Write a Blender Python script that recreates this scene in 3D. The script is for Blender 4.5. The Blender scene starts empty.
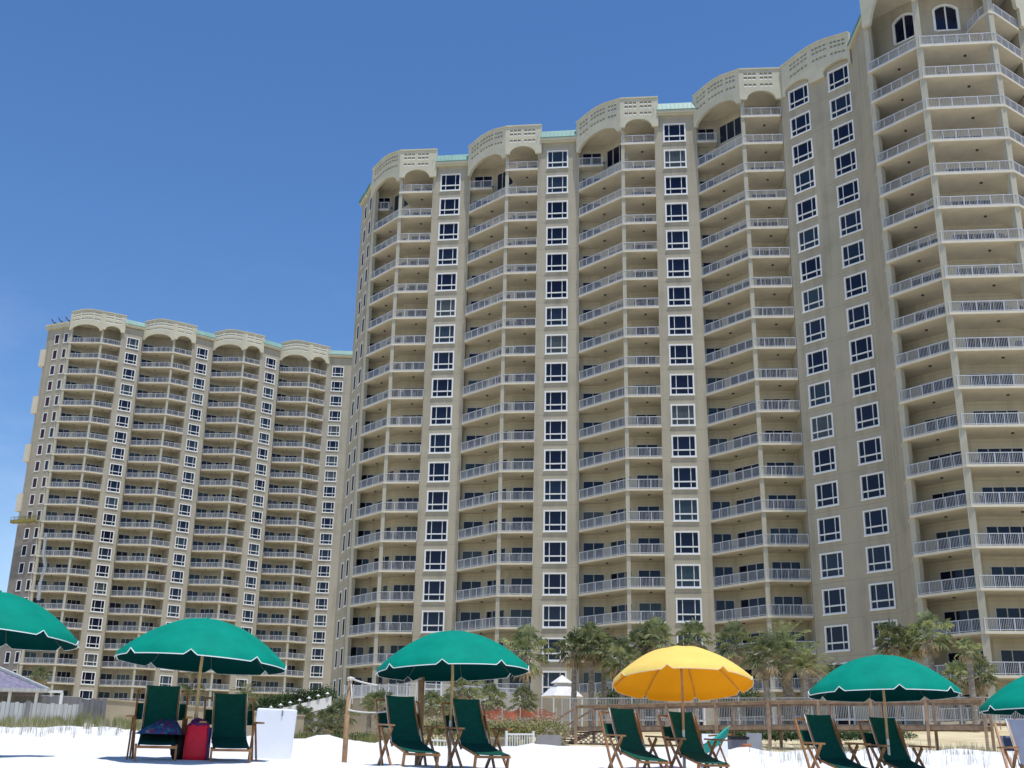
import bpy, math, random
from mathutils import Vector, Matrix
rnd = random.Random(7)
R = math.radians
scn = bpy.context.scene
COL = scn.collection
# ------------------------------------------------------------------ camera model (eye at the origin, ground about 1.5 m below it)
F, PITCH, ROLL = 1160.0, 0.3293950859511415, 0.01954452568612714
def at(x, y, Y):
    """point at depth Y in the viewing direction measured at photo pixel x, y"""
    a = (x - 512) / F; b = -(y - 384) / F
    cr, sr = math.cos(ROLL), math.sin(ROLL)
    u = a * cr - b * sr; v = a * sr + b * cr
    c, s = math.cos(PITCH), math.sin(PITCH)
    d = Vector((u, c - v * s, s + v * c))
    return d * (Y / d.y)
cam_d = bpy.data.cameras.new('camera'); cam = bpy.data.objects.new('camera', cam_d); COL.objects.link(cam)
fw = Vector((0, math.cos(PITCH), math.sin(PITCH))); U0 = Vector((1, 0, 0)); V0 = Vector((0, -math.sin(PITCH), math.cos(PITCH)))
rt = U0 * math.cos(ROLL) + V0 * math.sin(ROLL); up = -U0 * math.sin(ROLL) + V0 * math.cos(ROLL)
m3 = Matrix((rt, up, -fw)).transposed()
cam.matrix_world = m3.to_4x4()
cam_d.lens = F / 1024 * 36; cam_d.sensor_width = 36; cam_d.clip_end = 9000; cam_d.clip_start = 0.1
scn.camera = cam
# ------------------------------------------------------------------ materials
def nodes(name):
    m = bpy.data.materials.new(name); m.use_nodes = True
    nt = m.node_tree; nt.nodes.clear()
    out = nt.nodes.new('ShaderNodeOutputMaterial'); p = nt.nodes.new('ShaderNodeBsdfPrincipled')
    nt.links.new(p.outputs[0], out.inputs[0])
    return m, nt, p, out
def N(nt, t, **kw):
    n = nt.nodes.new('ShaderNode' + t)
    for k, v in kw.items(): setattr(n, k, v)
    return n
def ramp(nt, fac, stops):
    r = N(nt, 'ValToRGB'); e = r.color_ramp.elements
    while len(e) < len(stops): e.new(0.5)
    for i, (p, c) in enumerate(stops): e[i].position = p; e[i].color = (*c, 1)
    nt.links.new(fac, r.inputs[0]); return r.outputs[0]
def mat(name, c, rough=0.7, var=0.12, scale=2.0, bump=0.0, bscale=None, spec=0.3, metal=0.0, stretch=None, c2=None, trans=0.0, objvar=0.0, tcol=None):
    m, nt, p, out = nodes(name)
    tc = N(nt, 'TexCoord'); src = tc.outputs['Object']
    if stretch:
        mp = N(nt, 'Mapping'); mp.inputs['Scale'].default_value = stretch; nt.links.new(src, mp.inputs[0]); src = mp.outputs[0]
    n = N(nt, 'TexNoise'); n.inputs['Scale'].default_value = scale; n.inputs['Detail'].default_value = 6; n.inputs['Roughness'].default_value = .62
    nt.links.new(src, n.inputs['Vector'])
    lo = tuple(max(0, x * (1 - var)) for x in c); hi = tuple(min(1, x * (1 + var)) for x in (c2 or c))
    colr = ramp(nt, n.outputs[0], [(0.32, lo), (0.68, hi)])
    if objvar:
        oi = N(nt, 'ObjectInfo'); hs = N(nt, 'HueSaturation'); mr = N(nt, 'MapRange')
        mr.inputs['To Min'].default_value = 1 - objvar; mr.inputs['To Max'].default_value = 1 + objvar
        nt.links.new(oi.outputs['Random'], mr.inputs['Value']); nt.links.new(mr.outputs[0], hs.inputs['Value'])
        nt.links.new(colr, hs.inputs['Color']); colr = hs.outputs[0]
    nt.links.new(colr, p.inputs['Base Color'])
    p.inputs['Roughness'].default_value = rough; p.inputs['Specular IOR Level'].default_value = spec; p.inputs['Metallic'].default_value = metal
    if bump:
        b = N(nt, 'Bump'); b.inputs['Strength'].default_value = bump; b.inputs['Distance'].default_value = .02
        n2 = N(nt, 'TexNoise'); n2.inputs['Scale'].default_value = bscale or scale * 6; n2.inputs['Detail'].default_value = 4
        nt.links.new(src, n2.inputs['Vector']); nt.links.new(n2.outputs[0], b.inputs['Height']); nt.links.new(b.outputs[0], p.inputs['Normal'])
    if trans:
        t = N(nt, 'BsdfTranslucent'); mx = N(nt, 'MixShader'); mx.inputs[0].default_value = trans
        (nt.links.new(colr, t.inputs[0]) if tcol is None else setattr(t.inputs[0], 'default_value', (*tcol, 1))); nt.links.new(p.outputs[0], mx.inputs[1]); nt.links.new(t.outputs[0], mx.inputs[2]); nt.links.new(mx.outputs[0], out.inputs[0])
    return m
M = {}
def stucco(name, c, z0):
    """painted stucco: blotches, faint rain streaks under the sills and a control joint at each storey"""
    m, nt, p, out = nodes(name)
    tc = N(nt, 'TexCoord')
    n = N(nt, 'TexNoise'); n.inputs['Scale'].default_value = .35; n.inputs['Detail'].default_value = 8
    nt.links.new(tc.outputs['Object'], n.inputs['Vector'])
    mp = N(nt, 'Mapping'); mp.inputs['Scale'].default_value = (1.6, 1.6, .07); nt.links.new(tc.outputs['Object'], mp.inputs[0])
    s = N(nt, 'TexNoise'); s.inputs['Scale'].default_value = 1.0; s.inputs['Detail'].default_value = 5; nt.links.new(mp.outputs[0], s.inputs['Vector'])
    a = N(nt, 'Math', operation='ADD'); nt.links.new(n.outputs[0], a.inputs[0]); nt.links.new(s.outputs[0], a.inputs[1])
    h = N(nt, 'Math', operation='MULTIPLY'); h.inputs[1].default_value = .5; nt.links.new(a.outputs[0], h.inputs[0])
    col = ramp(nt, h.outputs[0], [(.33, tuple(x * .80 for x in c)), (.5, c), (.68, tuple(x * 1.09 for x in c))])
    sep = N(nt, 'SeparateXYZ'); nt.links.new(tc.outputs['Object'], sep.inputs[0])
    q = N(nt, 'Math', operation='ADD'); q.inputs[1].default_value = -z0 + 1.62 + 330; nt.links.new(sep.outputs[2], q.inputs[0])
    md = N(nt, 'Math', operation='MODULO'); md.inputs[1].default_value = 3.3; nt.links.new(q.outputs[0], md.inputs[0])
    lt = N(nt, 'Math', operation='LESS_THAN'); lt.inputs[1].default_value = .05; nt.links.new(md.outputs[0], lt.inputs[0])
    mx = N(nt, 'MixRGB'); mx.inputs[2].default_value = (*[x * .78 for x in c], 1); nt.links.new(lt.outputs[0], mx.inputs[0]); nt.links.new(col, mx.inputs[1])
    nt.links.new(mx.outputs[0], p.inputs['Base Color']); p.inputs['Roughness'].default_value = .9; p.inputs['Specular IOR Level'].default_value = .15
    b = N(nt, 'Bump'); b.inputs['Strength'].default_value = .3; b.inputs['Distance'].default_value = .02
    n2 = N(nt, 'TexNoise'); n2.inputs['Scale'].default_value = 6; nt.links.new(tc.outputs['Object'], n2.inputs['Vector']); nt.links.new(n2.outputs[0], b.inputs['Height'])
    nt.links.new(b.outputs[0], p.inputs['Normal'])
    return m
ZR, ZL, H = 68.73, 82.43, 3.3
STUC = (.42, .375, .29)
M['stuccoR'] = stucco('beige stucco near tower', STUC, ZR)
M['stuccoL'] = stucco('beige stucco far tower', (.395, .357, .285), ZL)
M['recessR'] = stucco('cream balcony wall near tower', (.50, .455, .36), ZR)
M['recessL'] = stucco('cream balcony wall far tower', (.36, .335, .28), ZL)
M['primer'] = mat('grey unpainted stucco', (.24, .215, .2), .9, .2, .6)
M['column'] = mat('painted concrete column', (.45, .42, .335), .85, .07, .8, .1)
M['edge'] = mat('pale slab edge', (.66, .60, .49), .7, .05, .9)
M['cream'] = mat('cream stucco trim', (.56, .525, .405), .85, .07, .8, .1)
M['slab'] = mat('painted balcony slab', (.63, .57, .45), .8, .07, .9)
M['white'] = mat('white painted metal', (.72, .73, .74), .45, .04, 3)
M['fencewhite'] = mat('dulled white fence metal', (.42, .42, .43), .6, .1, 3)
M['rail'] = mat('white railing aluminium', (.56, .58, .63), .4, .05, 3)
M['frame'] = mat('white window frame', (.78, .78, .77), .5, .04, 3)
M['teal'] = mat('pale teal standing seam metal', (.24, .40, .35), .45, .12, .8, metal=.0)
M['teal_dark'] = mat('teal gutter', (.12, .27, .22), .5, .1, 1)
M['roof'] = mat('grey roof membrane', (.3, .3, .29), .9)
M['dark'] = mat('dark fitting', (.07, .05, .04), .6)
def glass(name, cols):
    m, nt, p, out = nodes(name)
    oi = N(nt, 'ObjectInfo'); tc = N(nt, 'TexCoord')
    c = ramp(nt, oi.outputs['Random'], cols)
    mp = N(nt, 'Mapping'); mp.inputs['Scale'].default_value = (9, 1, .2); nt.links.new(tc.outputs['Object'], mp.inputs[0])
    n = N(nt, 'TexNoise'); n.inputs['Scale'].default_value = 1.4; nt.links.new(mp.outputs[0], n.inputs['Vector'])
    mr = N(nt, 'MapRange'); mr.inputs['To Min'].default_value = .5; mr.inputs['To Max'].default_value = 1.4; nt.links.new(n.outputs[0], mr.inputs['Value'])
    hs = N(nt, 'HueSaturation'); nt.links.new(c, hs.inputs['Color']); nt.links.new(mr.outputs[0], hs.inputs['Value'])
    nt.links.new(hs.outputs[0], p.inputs['Base Color']); p.inputs['Roughness'].default_value = .05; p.inputs['Specular IOR Level'].default_value = .32
    b = N(nt, 'Bump'); b.inputs['Strength'].default_value = .06; n2 = N(nt, 'TexNoise'); n2.inputs['Scale'].default_value = .9
    nt.links.new(tc.outputs['Object'], n2.inputs['Vector']); nt.links.new(n2.outputs[0], b.inputs['Height']); nt.links.new(b.outputs[0], p.inputs['Normal'])
    return m
M['glass'] = glass('tinted window glass', [(0, (.004, .006, .024)), (.5, (.008, .012, .034)), (.75, (.018, .03, .055)), (.92, (.04, .06, .075)), (1, (.09, .10, .10))])
M['glassdull'] = mat('dark unlit opening', (.015, .018, .04), .7, .3, 3, spec=.05, objvar=.5)
M['glassred'] = glass('unfinished window opening', [(0, (.05, .015, .02)), (.6, (.06, .02, .03)), (.8, (.03, .03, .06)), (1, (.02, .03, .07))])
M['wood'] = mat('weathered brown deck wood', (.35, .245, .175), .8, .3, 3, .3, stretch=(1, 1, 1))
M['wood_grey'] = mat('grey brown deck boards', (.27, .21, .18), .85, .25, 3, .2)
M['oak'] = mat('varnished beach chair wood', (.32, .15, .055), .45, .3, 9, objvar=.15)
M['pine'] = mat('pale pine umbrella pole', (.50, .34, .16), .6, .15, 8)
M['post'] = mat('reddish timber post', (.42, .25, .13), .8, .25, 6, .2)
M['steel'] = mat('galvanised tube', (.5, .5, .5), .35, .05, 5, metal=.8)
M['green_roof'] = mat('emerald canvas', (.0, .237, .165), .75, .12, 2.2, .35, 9, trans=.03, spec=.1, objvar=.05)
M['yellow'] = mat('sunny yellow canvas', (1.0, .76, .2), .75, .05, 3, .35, 9, trans=.22, spec=.1, tcol=(1, .62, .12))
M['yellow_lining'] = mat('orange yellow canvas lining', (1.0, .50, .02), .8, .04, 3, trans=.3, tcol=(1, .6, .05), spec=.05)  # orange glow of sunlight through the yellow cloth, put into the colour
M['lining'] = mat('dark green canvas lining', (.0, .045, .04), .85, .1, 4, spec=.05)  # shade under the green canopies, put into the colour as a darker green
M['ribs'] = mat('dark umbrella rib', (.05, .08, .07), .6)
M['doorframe'] = mat('beige white door frame', (.52, .50, .47), .5, .05, 3)
M['canvas'] = mat('dark green sling canvas', (.006, .085, .06), .8, .15, 12, .25, 14, spec=.15, trans=.08, objvar=.08)
M['greycanvas'] = mat('pale grey blue sling canvas', (.16, .185, .25), .8, .1, 5, trans=.08)
M['piping'] = mat('white canvas piping', (.75, .8, .78), .6, .03)
M['yellowpipe'] = mat('cream canvas piping', (.8, .6, .35), .6, .03)
M['redbag'] = mat('red nylon bag', (.62, .01, .03), .5, .12, 6, .3)
M['purple'] = mat('purple cloth', (.06, .012, .08), .7, .3, 6)
M['black'] = mat('black nylon', (.01, .01, .012), .6, .2)
M['turq'] = mat('turquoise canvas', (.03, .42, .34), .7, .2, 9, trans=.15)
M['rope'] = mat('white rope', (.75, .72, .66), .8, .1, 20)
M['plastic'] = mat('white plastic', (.78, .79, .83), .35, .04, 2)
M['bin'] = mat('grey plastic bin', (.16, .15, .17), .5, .15, 3)
M['terracotta'] = mat('terracotta', (.42, .16, .08), .8, .15, 5)
M['greywall'] = mat('grey rendered wall', (.30, .29, .30), .9, .15, 1)
M['tanwall'] = mat('tan block wall', (.40, .34, .25), .9, .12, .6, .2, 4)
M['fencegrey'] = mat('pale weathered fence boards', (.44, .45, .45), .8, .2, 2, stretch=(3, 3, .3))
M['fencedark'] = mat('dark weathered fence boards', (.20, .20, .21), .8, .25, 2, stretch=(3, 3, .3))
M['shingle'] = mat('mauve grey shingles', (.22, .20, .27), .85, .35, 6, .3)
M['orange'] = mat('orange plastic mesh', (.30, .08, .05), .6, .5, 1.1, c2=(.5, .09, .04))
M['stageyellow'] = mat('yellow scaffold metal', (.27, .23, .07), .6, .3, 3)
M['sheet'] = mat('white plastic sheet', (.45, .47, .50), .5, .2, 2, trans=.2)
M['pavroof'] = mat('white canvas roof', (.72, .70, .69), .6, .05, 2)
M['flower'] = mat('red flower bracts', (.5, .06, .05), .6, .3, 8)
M['bush'] = mat('bush leaves', (.05, .09, .03), .7, .5, .6, trans=.25)
M['grass'] = mat('dune grass', (.17, .20, .055), .7, .35, .5, trans=.3, c2=(.30, .28, .12))
M['drygrass'] = mat('dry sea oats stems', (.34, .30, .20), .8, .3, .8, trans=.2)
M['bark'] = mat('palm bark', (.27, .235, .20), .9, .4, 4, .6, 9, stretch=(1, 1, 2.2))
M['frond'] = mat('palm frond', (.12, .17, .055), .45, .4, 1.6, trans=.3, objvar=.3, c2=(.34, .36, .19))
M['deadfrond'] = mat('dry brown palm frond', (.44, .36, .24), .8, .4, 1.2, trans=.2)
# towel
def towelmat():
    m, nt, p, out = nodes('patterned beach towel'); tc = N(nt, 'TexCoord'); v = N(nt, 'TexVoronoi'); v.inputs['Scale'].default_value = 19
    nt.links.new(tc.outputs['Object'], v.inputs['Vector']); sep = N(nt, 'SeparateColor'); nt.links.new(v.outputs['Color'], sep.inputs[0])
    c = ramp(nt, sep.outputs[0], [(0, (.005, .03, .14)), (.3, (.01, .10, .19)), (.5, (.03, .008, .08)), (.68, (.2, .015, .05)), (.85, (.01, .05, .16)), (1, (.2, .18, .2))])
    nt.links.new(c, p.inputs['Base Color']); p.inputs['Roughness'].default_value = .9; return m
M['towel'] = towelmat()
def sandmat():
    m, nt, p, out = nodes('quartz beach sand'); tc = N(nt, 'TexCoord'); src = tc.outputs['Object']
    n = N(nt, 'TexNoise'); n.inputs['Scale'].default_value = .5; n.inputs['Detail'].default_value = 8; nt.links.new(src, n.inputs['Vector'])
    white = ramp(nt, n.outputs[0], [(.3, (.74, .73, .72)), (.7, (.82, .81, .79))])
    yel = ramp(nt, n.outputs[0], [(.35, (.50, .41, .24)), (.5, (.62, .52, .32)), (.7, (.70, .61, .41))])
    sep = N(nt, 'SeparateXYZ'); nt.links.new(src, sep.inputs[0])
    n3 = N(nt, 'TexNoise'); n3.inputs['Scale'].default_value = .25; nt.links.new(src, n3.inputs['Vector'])
    ad = N(nt, 'Math', operation='MULTIPLY_ADD'); ad.inputs[1].default_value = 10; nt.links.new(n3.outputs[0], ad.inputs[0]); nt.links.new(sep.outputs[1], ad.inputs[2])
    mr = N(nt, 'MapRange'); mr.inputs['From Min'].default_value = 38; mr.inputs['From Max'].default_value = 44; nt.links.new(ad.outputs[0], mr.inputs['Value'])
    mx = N(nt, 'MixRGB'); nt.links.new(mr.outputs[0], mx.inputs[0]); nt.links.new(white, mx.inputs[1]); nt.links.new(yel, mx.inputs[2])
    nt.links.new(mx.outputs[0], p.inputs['Base Color']); p.inputs['Roughness'].default_value = .95; p.inputs['Specular IOR Level'].default_value = .1
    b = N(nt, 'Bump'); b.inputs['Strength'].default_value = .55; b.inputs['Distance'].default_value = .05
    n2 = N(nt, 'TexNoise'); n2.inputs['Scale'].default_value = 5; n2.inputs['Detail'].default_value = 6; nt.links.new(src, n2.inputs['Vector'])
    nt.links.new(n2.outputs[0], b.inputs['Height']); nt.links.new(b.outputs[0], p.inputs['Normal'])
    return m
M['sand'] = sandmat()
# ------------------------------------------------------------------ mesh builder
class MB:
    def __init__(s): s.v = []; s.f = []; s.mi = []; s.m = 0
    def add(s, vs, fs):
        o = len(s.v); s.v += [tuple(v) for v in vs]
        for f in fs: s.f.append(tuple(i + o for i in f)); s.mi.append(s.m)
    def hexa(s, b, t):     # b, t : 4 bottom and 4 top corners, counter-clockwise from above
        s.add(list(b) + list(t), [(3, 2, 1, 0), (4, 5, 6, 7), (0, 1, 5, 4), (1, 2, 6, 5), (2, 3, 7, 6), (3, 0, 4, 7)])
    def box(s, x0, x1, y0, y1, z0, z1):
        s.hexa([(x0, y0, z0), (x1, y0, z0), (x1, y1, z0), (x0, y1, z0)], [(x0, y0, z1), (x1, y0, z1), (x1, y1, z1), (x0, y1, z1)])
    def obox(s, p, d, s0, s1, t0, t1, z0, z1, z0b=None, z1b=None):
        """box in a wall frame: from p along unit d, t is inward (left of d); optional sloping ends"""
        n = Vector((-d.y, d.x)); z0b = z0 if z0b is None else z0b; z1b = z1 if z1b is None else z1b
        def q(a, b, z): w = p + d * a + n * b; return (w.x, w.y, z)
        s.hexa([q(s0, t0, z0), q(s1, t0, z0b), q(s1, t1, z0b), q(s0, t1, z0)], [q(s0, t0, z1), q(s1, t0, z1b), q(s1, t1, z1b), q(s0, t1, z1)])
    def slab(s, pts, z0, z1):
        a = len(s.f); s.prism(pts, z0, z1)
        for i in range(a + 2, len(s.f)): s.mi[i] = 1
    def prism(s, pts, z0, z1):   # pts counter-clockwise from above
        n = len(pts); vs = [(p[0], p[1], z0) for p in pts] + [(p[0], p[1], z1) for p in pts]
        s.add(vs, [tuple(reversed(range(n))), tuple(range(n, 2 * n))] + [(i, (i + 1) % n, n + (i + 1) % n, n + i) for i in range(n)])
    def tube(s, path, r, n=6, r1=None, cap=True):
        path = [Vector(p) for p in path]; k = len(path); vs = []; fs = []
        for i, p in enumerate(path):
            d = (path[min(i + 1, k - 1)] - path[max(i - 1, 0)]).normalized()
            a = d.orthogonal().normalized() if abs(d.z) < .95 else Vector((1, 0, 0)); a = (a - d * a.dot(d)).normalized(); b = d.cross(a)
            rr = r + ((r1 if r1 is not None else r) - r) * i / max(1, k - 1)
            if abs(d.z) < .95:
                a = Vector((0, 0, 1)).cross(d).normalized(); b = d.cross(a)
            vs += [p + (a * math.cos(2 * math.pi * j / n) + b * math.sin(2 * math.pi * j / n)) * rr for j in range(n)]
        for i in range(k - 1):
            fs += [(i * n + j, i * n + (j + 1) % n, (i + 1) * n + (j + 1) % n, (i + 1) * n + j) for j in range(n)]
        if cap: fs += [tuple(reversed(range(n))), tuple(range((k - 1) * n, k * n))]
        s.add(vs, fs)
    def bar(s, a, b, w, h):   # rectangular bar between 3D points
        a = Vector(a); b = Vector(b); d = (b - a).normalized()
        sd = d.cross(Vector((0, 0, 1)))
        if sd.length < .05: sd = Vector((1, 0, 0))
        sd.normalize(); u = sd.cross(d).normalized(); sd *= w / 2; u *= h / 2
        s.add([a - sd - u, a + sd - u, a + sd + u, a - sd + u, b - sd - u, b + sd - u, b + sd + u, b - sd + u],
              [(0, 1, 2, 3), (7, 6, 5, 4), (0, 4, 5, 1), (1, 5, 6, 2), (2, 6, 7, 3), (3, 7, 4, 0)])
    def tri(s, *p): s.add(p, [tuple(range(len(p)))])
    def mesh(s, name, mats, smooth=False):
        me = bpy.data.meshes.new(name); me.from_pydata(s.v, [], s.f)
        for m in (mats if isinstance(mats, (list, tuple)) else [mats]): me.materials.append(M[m] if isinstance(m, str) else m)
        if any(s.mi): me.polygons.foreach_set('material_index', s.mi)
        if smooth: me.polygons.foreach_set('use_smooth', [True] * len(me.polygons))
        me.update(); return me
    def build(s, name, mats, parent=None, smooth=False, loc=None, rz=0):
        return link(name, s.mesh(name, mats, smooth), parent, loc, rz)
def link(name, me, parent=None, loc=None, rz=0):
    o = bpy.data.objects.new(name, me); COL.objects.link(o)
    if parent: o.parent = parent
    if loc is not None: o.location = loc
    if rz: o.rotation_euler.z = rz
    return o
def tag(o, label, cat, group=None, kind=None):
    o['label'] = label; o['category'] = cat
    if group: o['group'] = group
    if kind: o['kind'] = kind
    return o
def thing(name, label, cat, loc=(0, 0, 0), rz=0, group=None):
    return tag(link(name, None, None, loc, rz), label, cat, group)
def copy_tree(o, parent=None):
    c = o.copy(); COL.objects.link(c); c.parent = parent
    for ch in list(o.children): copy_tree(ch, c)
    return c
V2 = lambda x, y: Vector((x, y))
def dirn(a, b): return (Vector(b) - Vector(a)).normalized()
def offset(pts, d):
    """offset an open polyline to its right side (outwards) by d, with mitres"""
    out = []; n = len(pts)
    for i in range(n):
        ds = []
        if i > 0: ds.append(dirn(pts[i - 1], pts[i]))
        if i < n - 1: ds.append(dirn(pts[i], pts[i + 1]))
        ns = [Vector((q.y, -q.x)) for q in ds]; m = sum(ns, Vector((0, 0))); m.normalize()
        out.append(Vector(pts[i]) + m * (d / max(.4, m.dot(ns[0]))))
    return out
# ------------------------------------------------------------------ terrain
AZ = [-.58, -.333, -.136, .045, .326, .575]
DT = [-60, 0, 15.5, 18.5, 27, 31, 45, 57, 75, 92, 110, 230, 3000]
TZ = {-60: [-5] * 6, 0: [-1.5] * 6,
      15.5: [.12, .17, .14, .10, .0, .0], 18.5: [.22, .27, .2, .17, .1, .1],
      27: [.78, .82, .70, .60, .74, .85], 31: [.95, 1.06, .80, .62, .78, .9], 45: [1.3, 1.35, 1.0, .95, 1.15, 1.25],
      57: [1.5, 1.5, 1.25, 1.3, 1.62, 1.75], 75: [2.1, 2.1, 2.1, 2.5, 3.1, 3.3], 92: [2.9, 2.9, 2.7, 3.6, 4.6, 4.9],
      110: [3.6, 3.6, 3.5, 4.2, 5.2, 5.4], 230: [4.5] * 6, 3000: [5] * 6}
def lerp_tab(xs, ys, x):
    if x <= xs[0]: return ys[0]
    for i in range(1, len(xs)):
        if x <= xs[i]:
            t = (x - xs[i - 1]) / (xs[i] - xs[i - 1]); return ys[i - 1] + (ys[i] - ys[i - 1]) * t
    return ys[-1]
from mathutils import noise as mnoise
def ground(x, y):
    a = x / max(y, 15)
    z = lerp_tab(DT, [lerp_tab(AZ, TZ[d], a) for d in DT], y)
    if 9 < y < 70:
        k = min(1, (y - 9) / 5) * min(1, (70 - y) / 15)
        z += k * (.05 * mnoise.noise(Vector((x * .9, y * .9, 0))) + .10 * mnoise.noise(Vector((x * .23, y * .3, 3))) * min(1, max(0, (y - 19) / 6)))
        if y < 34: z += k * .04 * mnoise.noise(Vector((x * 2.6, y * 2.6, 7)))
        if y > 20: z += .26 * min(1, (y - 20) / 6) * k * max(0, mnoise.noise(Vector((x * .9, y * .5, 9)))) + .05 * k * mnoise.noise(Vector((x * 2.3, y * 1.6, 5)))
    return z
def axis(spans):
    out = []
    for a, b, st in spans:
        n = max(1, round((b - a) / st)); out += [a + (b - a) * i / n for i in range(n)]
    out.append(spans[-1][1]); return out
xs = axis([(-3000, -400, 400), (-400, -100, 30), (-100, -24, 4), (-24, 24, .3), (24, 100, 4), (100, 400, 30), (400, 3000, 400)])
ys = axis([(-60, 8, 4), (8, 14, .6), (14, 34, .22), (34, 60, .8), (60, 120, 3), (120, 400, 20), (400, 3000, 260)])
g = MB(); g.v = [(x, y, ground(x, y)) for y in ys for x in xs]; nx = len(xs)
g.f = [(j * nx + i, j * nx + i + 1, (j + 1) * nx + i + 1, (j + 1) * nx + i) for j in range(len(ys) - 1) for i in range(nx - 1)]; g.mi = [0] * len(g.f)
sand = g.build('ground', 'sand', smooth=True); sand['kind'] = 'structure'
def gpt(x, y, d=0): return Vector((x, y, ground(x, y) + d))
# ------------------------------------------------------------------ tower kit
def wallseg(mb, p0, p1, z0, z1, t=.3, cols=()):
    """stucco wall from p0 to p1, thickness inward; cols = [(s0, s1, [(za, zb), ...])] openings"""
    p0 = Vector(p0); p1 = Vector(p1); d = (p1 - p0).normalized(); L = (p1 - p0).length; s = 0
    for a, b, zs in sorted(cols, key=lambda c: c[0]):
        if a > s: mb.obox(p0, d, s, a, 0, t, z0, z1)
        zz = z0
        for za, zb in sorted(zs):
            if za > zz: mb.obox(p0, d, a, b, 0, t, zz, za)
            zz = max(zz, zb)
        if z1 > zz: mb.obox(p0, d, a, b, 0, t, zz, z1)
        s = b
    if L > s: mb.obox(p0, d, s, L, 0, t, z0, z1)
def window_meshes():
    f = MB(); W, Hh = 1.25, 1.17; w = .155
    f.box(-W, -W + w, -.06, .14, -Hh, Hh); f.box(W - w, W, -.06, .14, -Hh, Hh)
    f.box(-W + w, W - w, -.06, .14, Hh - w, Hh); f.box(-W + w, W - w, -.06, .14, -Hh, -Hh + w)
    f.box(-W - .05, W + .05, -.12, -.062, -Hh - .06, -Hh + .08)
    f.box(-W + w, W - w, .0, .12, -.46, -.33)
    for x in (-.6, .6):
        f.box(x - .034, x + .034, .03, .115, -.33, Hh - w); f.box(x - .034, x + .034, .03, .115, -Hh + w, -.46)
    p = MB(); p.box(-W + w, W - w, .09, .1, -Hh + w, Hh - w)
    nf = MB(); W, Hh, w = .62, 1.05, .15
    nf.box(-W, -W + w, -.03, .1, -Hh, Hh); nf.box(W - w, W, -.03, .1, -Hh, Hh)
    nf.box(-W + w, W - w, -.03, .1, Hh - w, Hh); nf.box(-W + w, W - w, -.03, .1, -Hh, -Hh + w); nf.box(-W - .04, W + .04, -.08, -.032, -Hh - .05, -Hh + .07)
    npn = MB(); npn.box(-W + w, W - w, .015, .03, -Hh + w, Hh - w)
    return f.mesh('window_frame', 'frame'), p.mesh('window_pane', 'glass'), nf.mesh('narrow_frame', 'frame'), npn.mesh('narrow_pane', 'glassdull'), npn.mesh('narrow_pane_red', 'glassred')
WF, WP, NF, NP, NPR = window_meshes()
def put_window(t, c, d, z, fr=WF, pa=WP, name='window'):
    o = link(name, fr, t, (c.x, c.y, z), math.atan2(d.y, d.x)); link('pane', pa, o)
_door = {}
def door_mesh(w, h=2.3):
    k = round(w, 2)
    if k not in _door:
        f = MB(); b = .1
        f.box(-w / 2, -w / 2 + b, -.03, .12, 0, h); f.box(w / 2 - b, w / 2, -.03, .12, 0, h); f.box(-w / 2 + b, w / 2 - b, -.03, .12, h - b, h); f.box(-w / 2 + b, w / 2 - b, -.03, .12, 0, .07)
        n = max(2, round(w / 1.0))
        for i in range(1, n): x = -w / 2 + w * i / n; f.box(x - .04, x + .04, 0, .1, .07, h - b)
        p = MB(); p.box(-w / 2 + b, w / 2 - b, .07, .08, .07, h - b)
        _door[k] = (f.mesh('sliding_door', 'doorframe'), p.mesh('door_pane', 'glass'))
    return _door[k]
def railing_mesh(path, closed_ends=True, h=1.0, z=0.0, step=.13, post=1.15, matn='rail', pr=.028):
    mb = MB(); path = [Vector(p) for p in path]
    for a, b in zip(path, path[1:]):
        d = (b - a).normalized(); L = (b - a).length
        mb.obox(a, d, 0, L, -.03, .03, z + h - .06, z + h)
        mb.obox(a, d, 0, L, -.02, .02, z + .08, z + .13)
        n = max(1, round(L / post))
        for i in range(n + 1):
            if i == n and (b != path[-1]): continue
            s = L * i / n; mb.obox(a, d, s - pr, s + pr, -.03, .03, z, z + h - .055)
        k = int(L / step)
        for i in range(k):
            s = L * (i + .5) / k; mb.obox(a, d, s - .011, s + .011, -.011, .011, z + .13, z + h - .06)
    return mb.mesh('railing', matn)
lightm = MB(); lightm.prism([(.13 * math.cos(a * math.pi / 5), .13 * math.sin(a * math.pi / 5)) for a in range(10)], -.1, 0); LIGHT = lightm.mesh('ceiling_light', 'dark')
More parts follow.
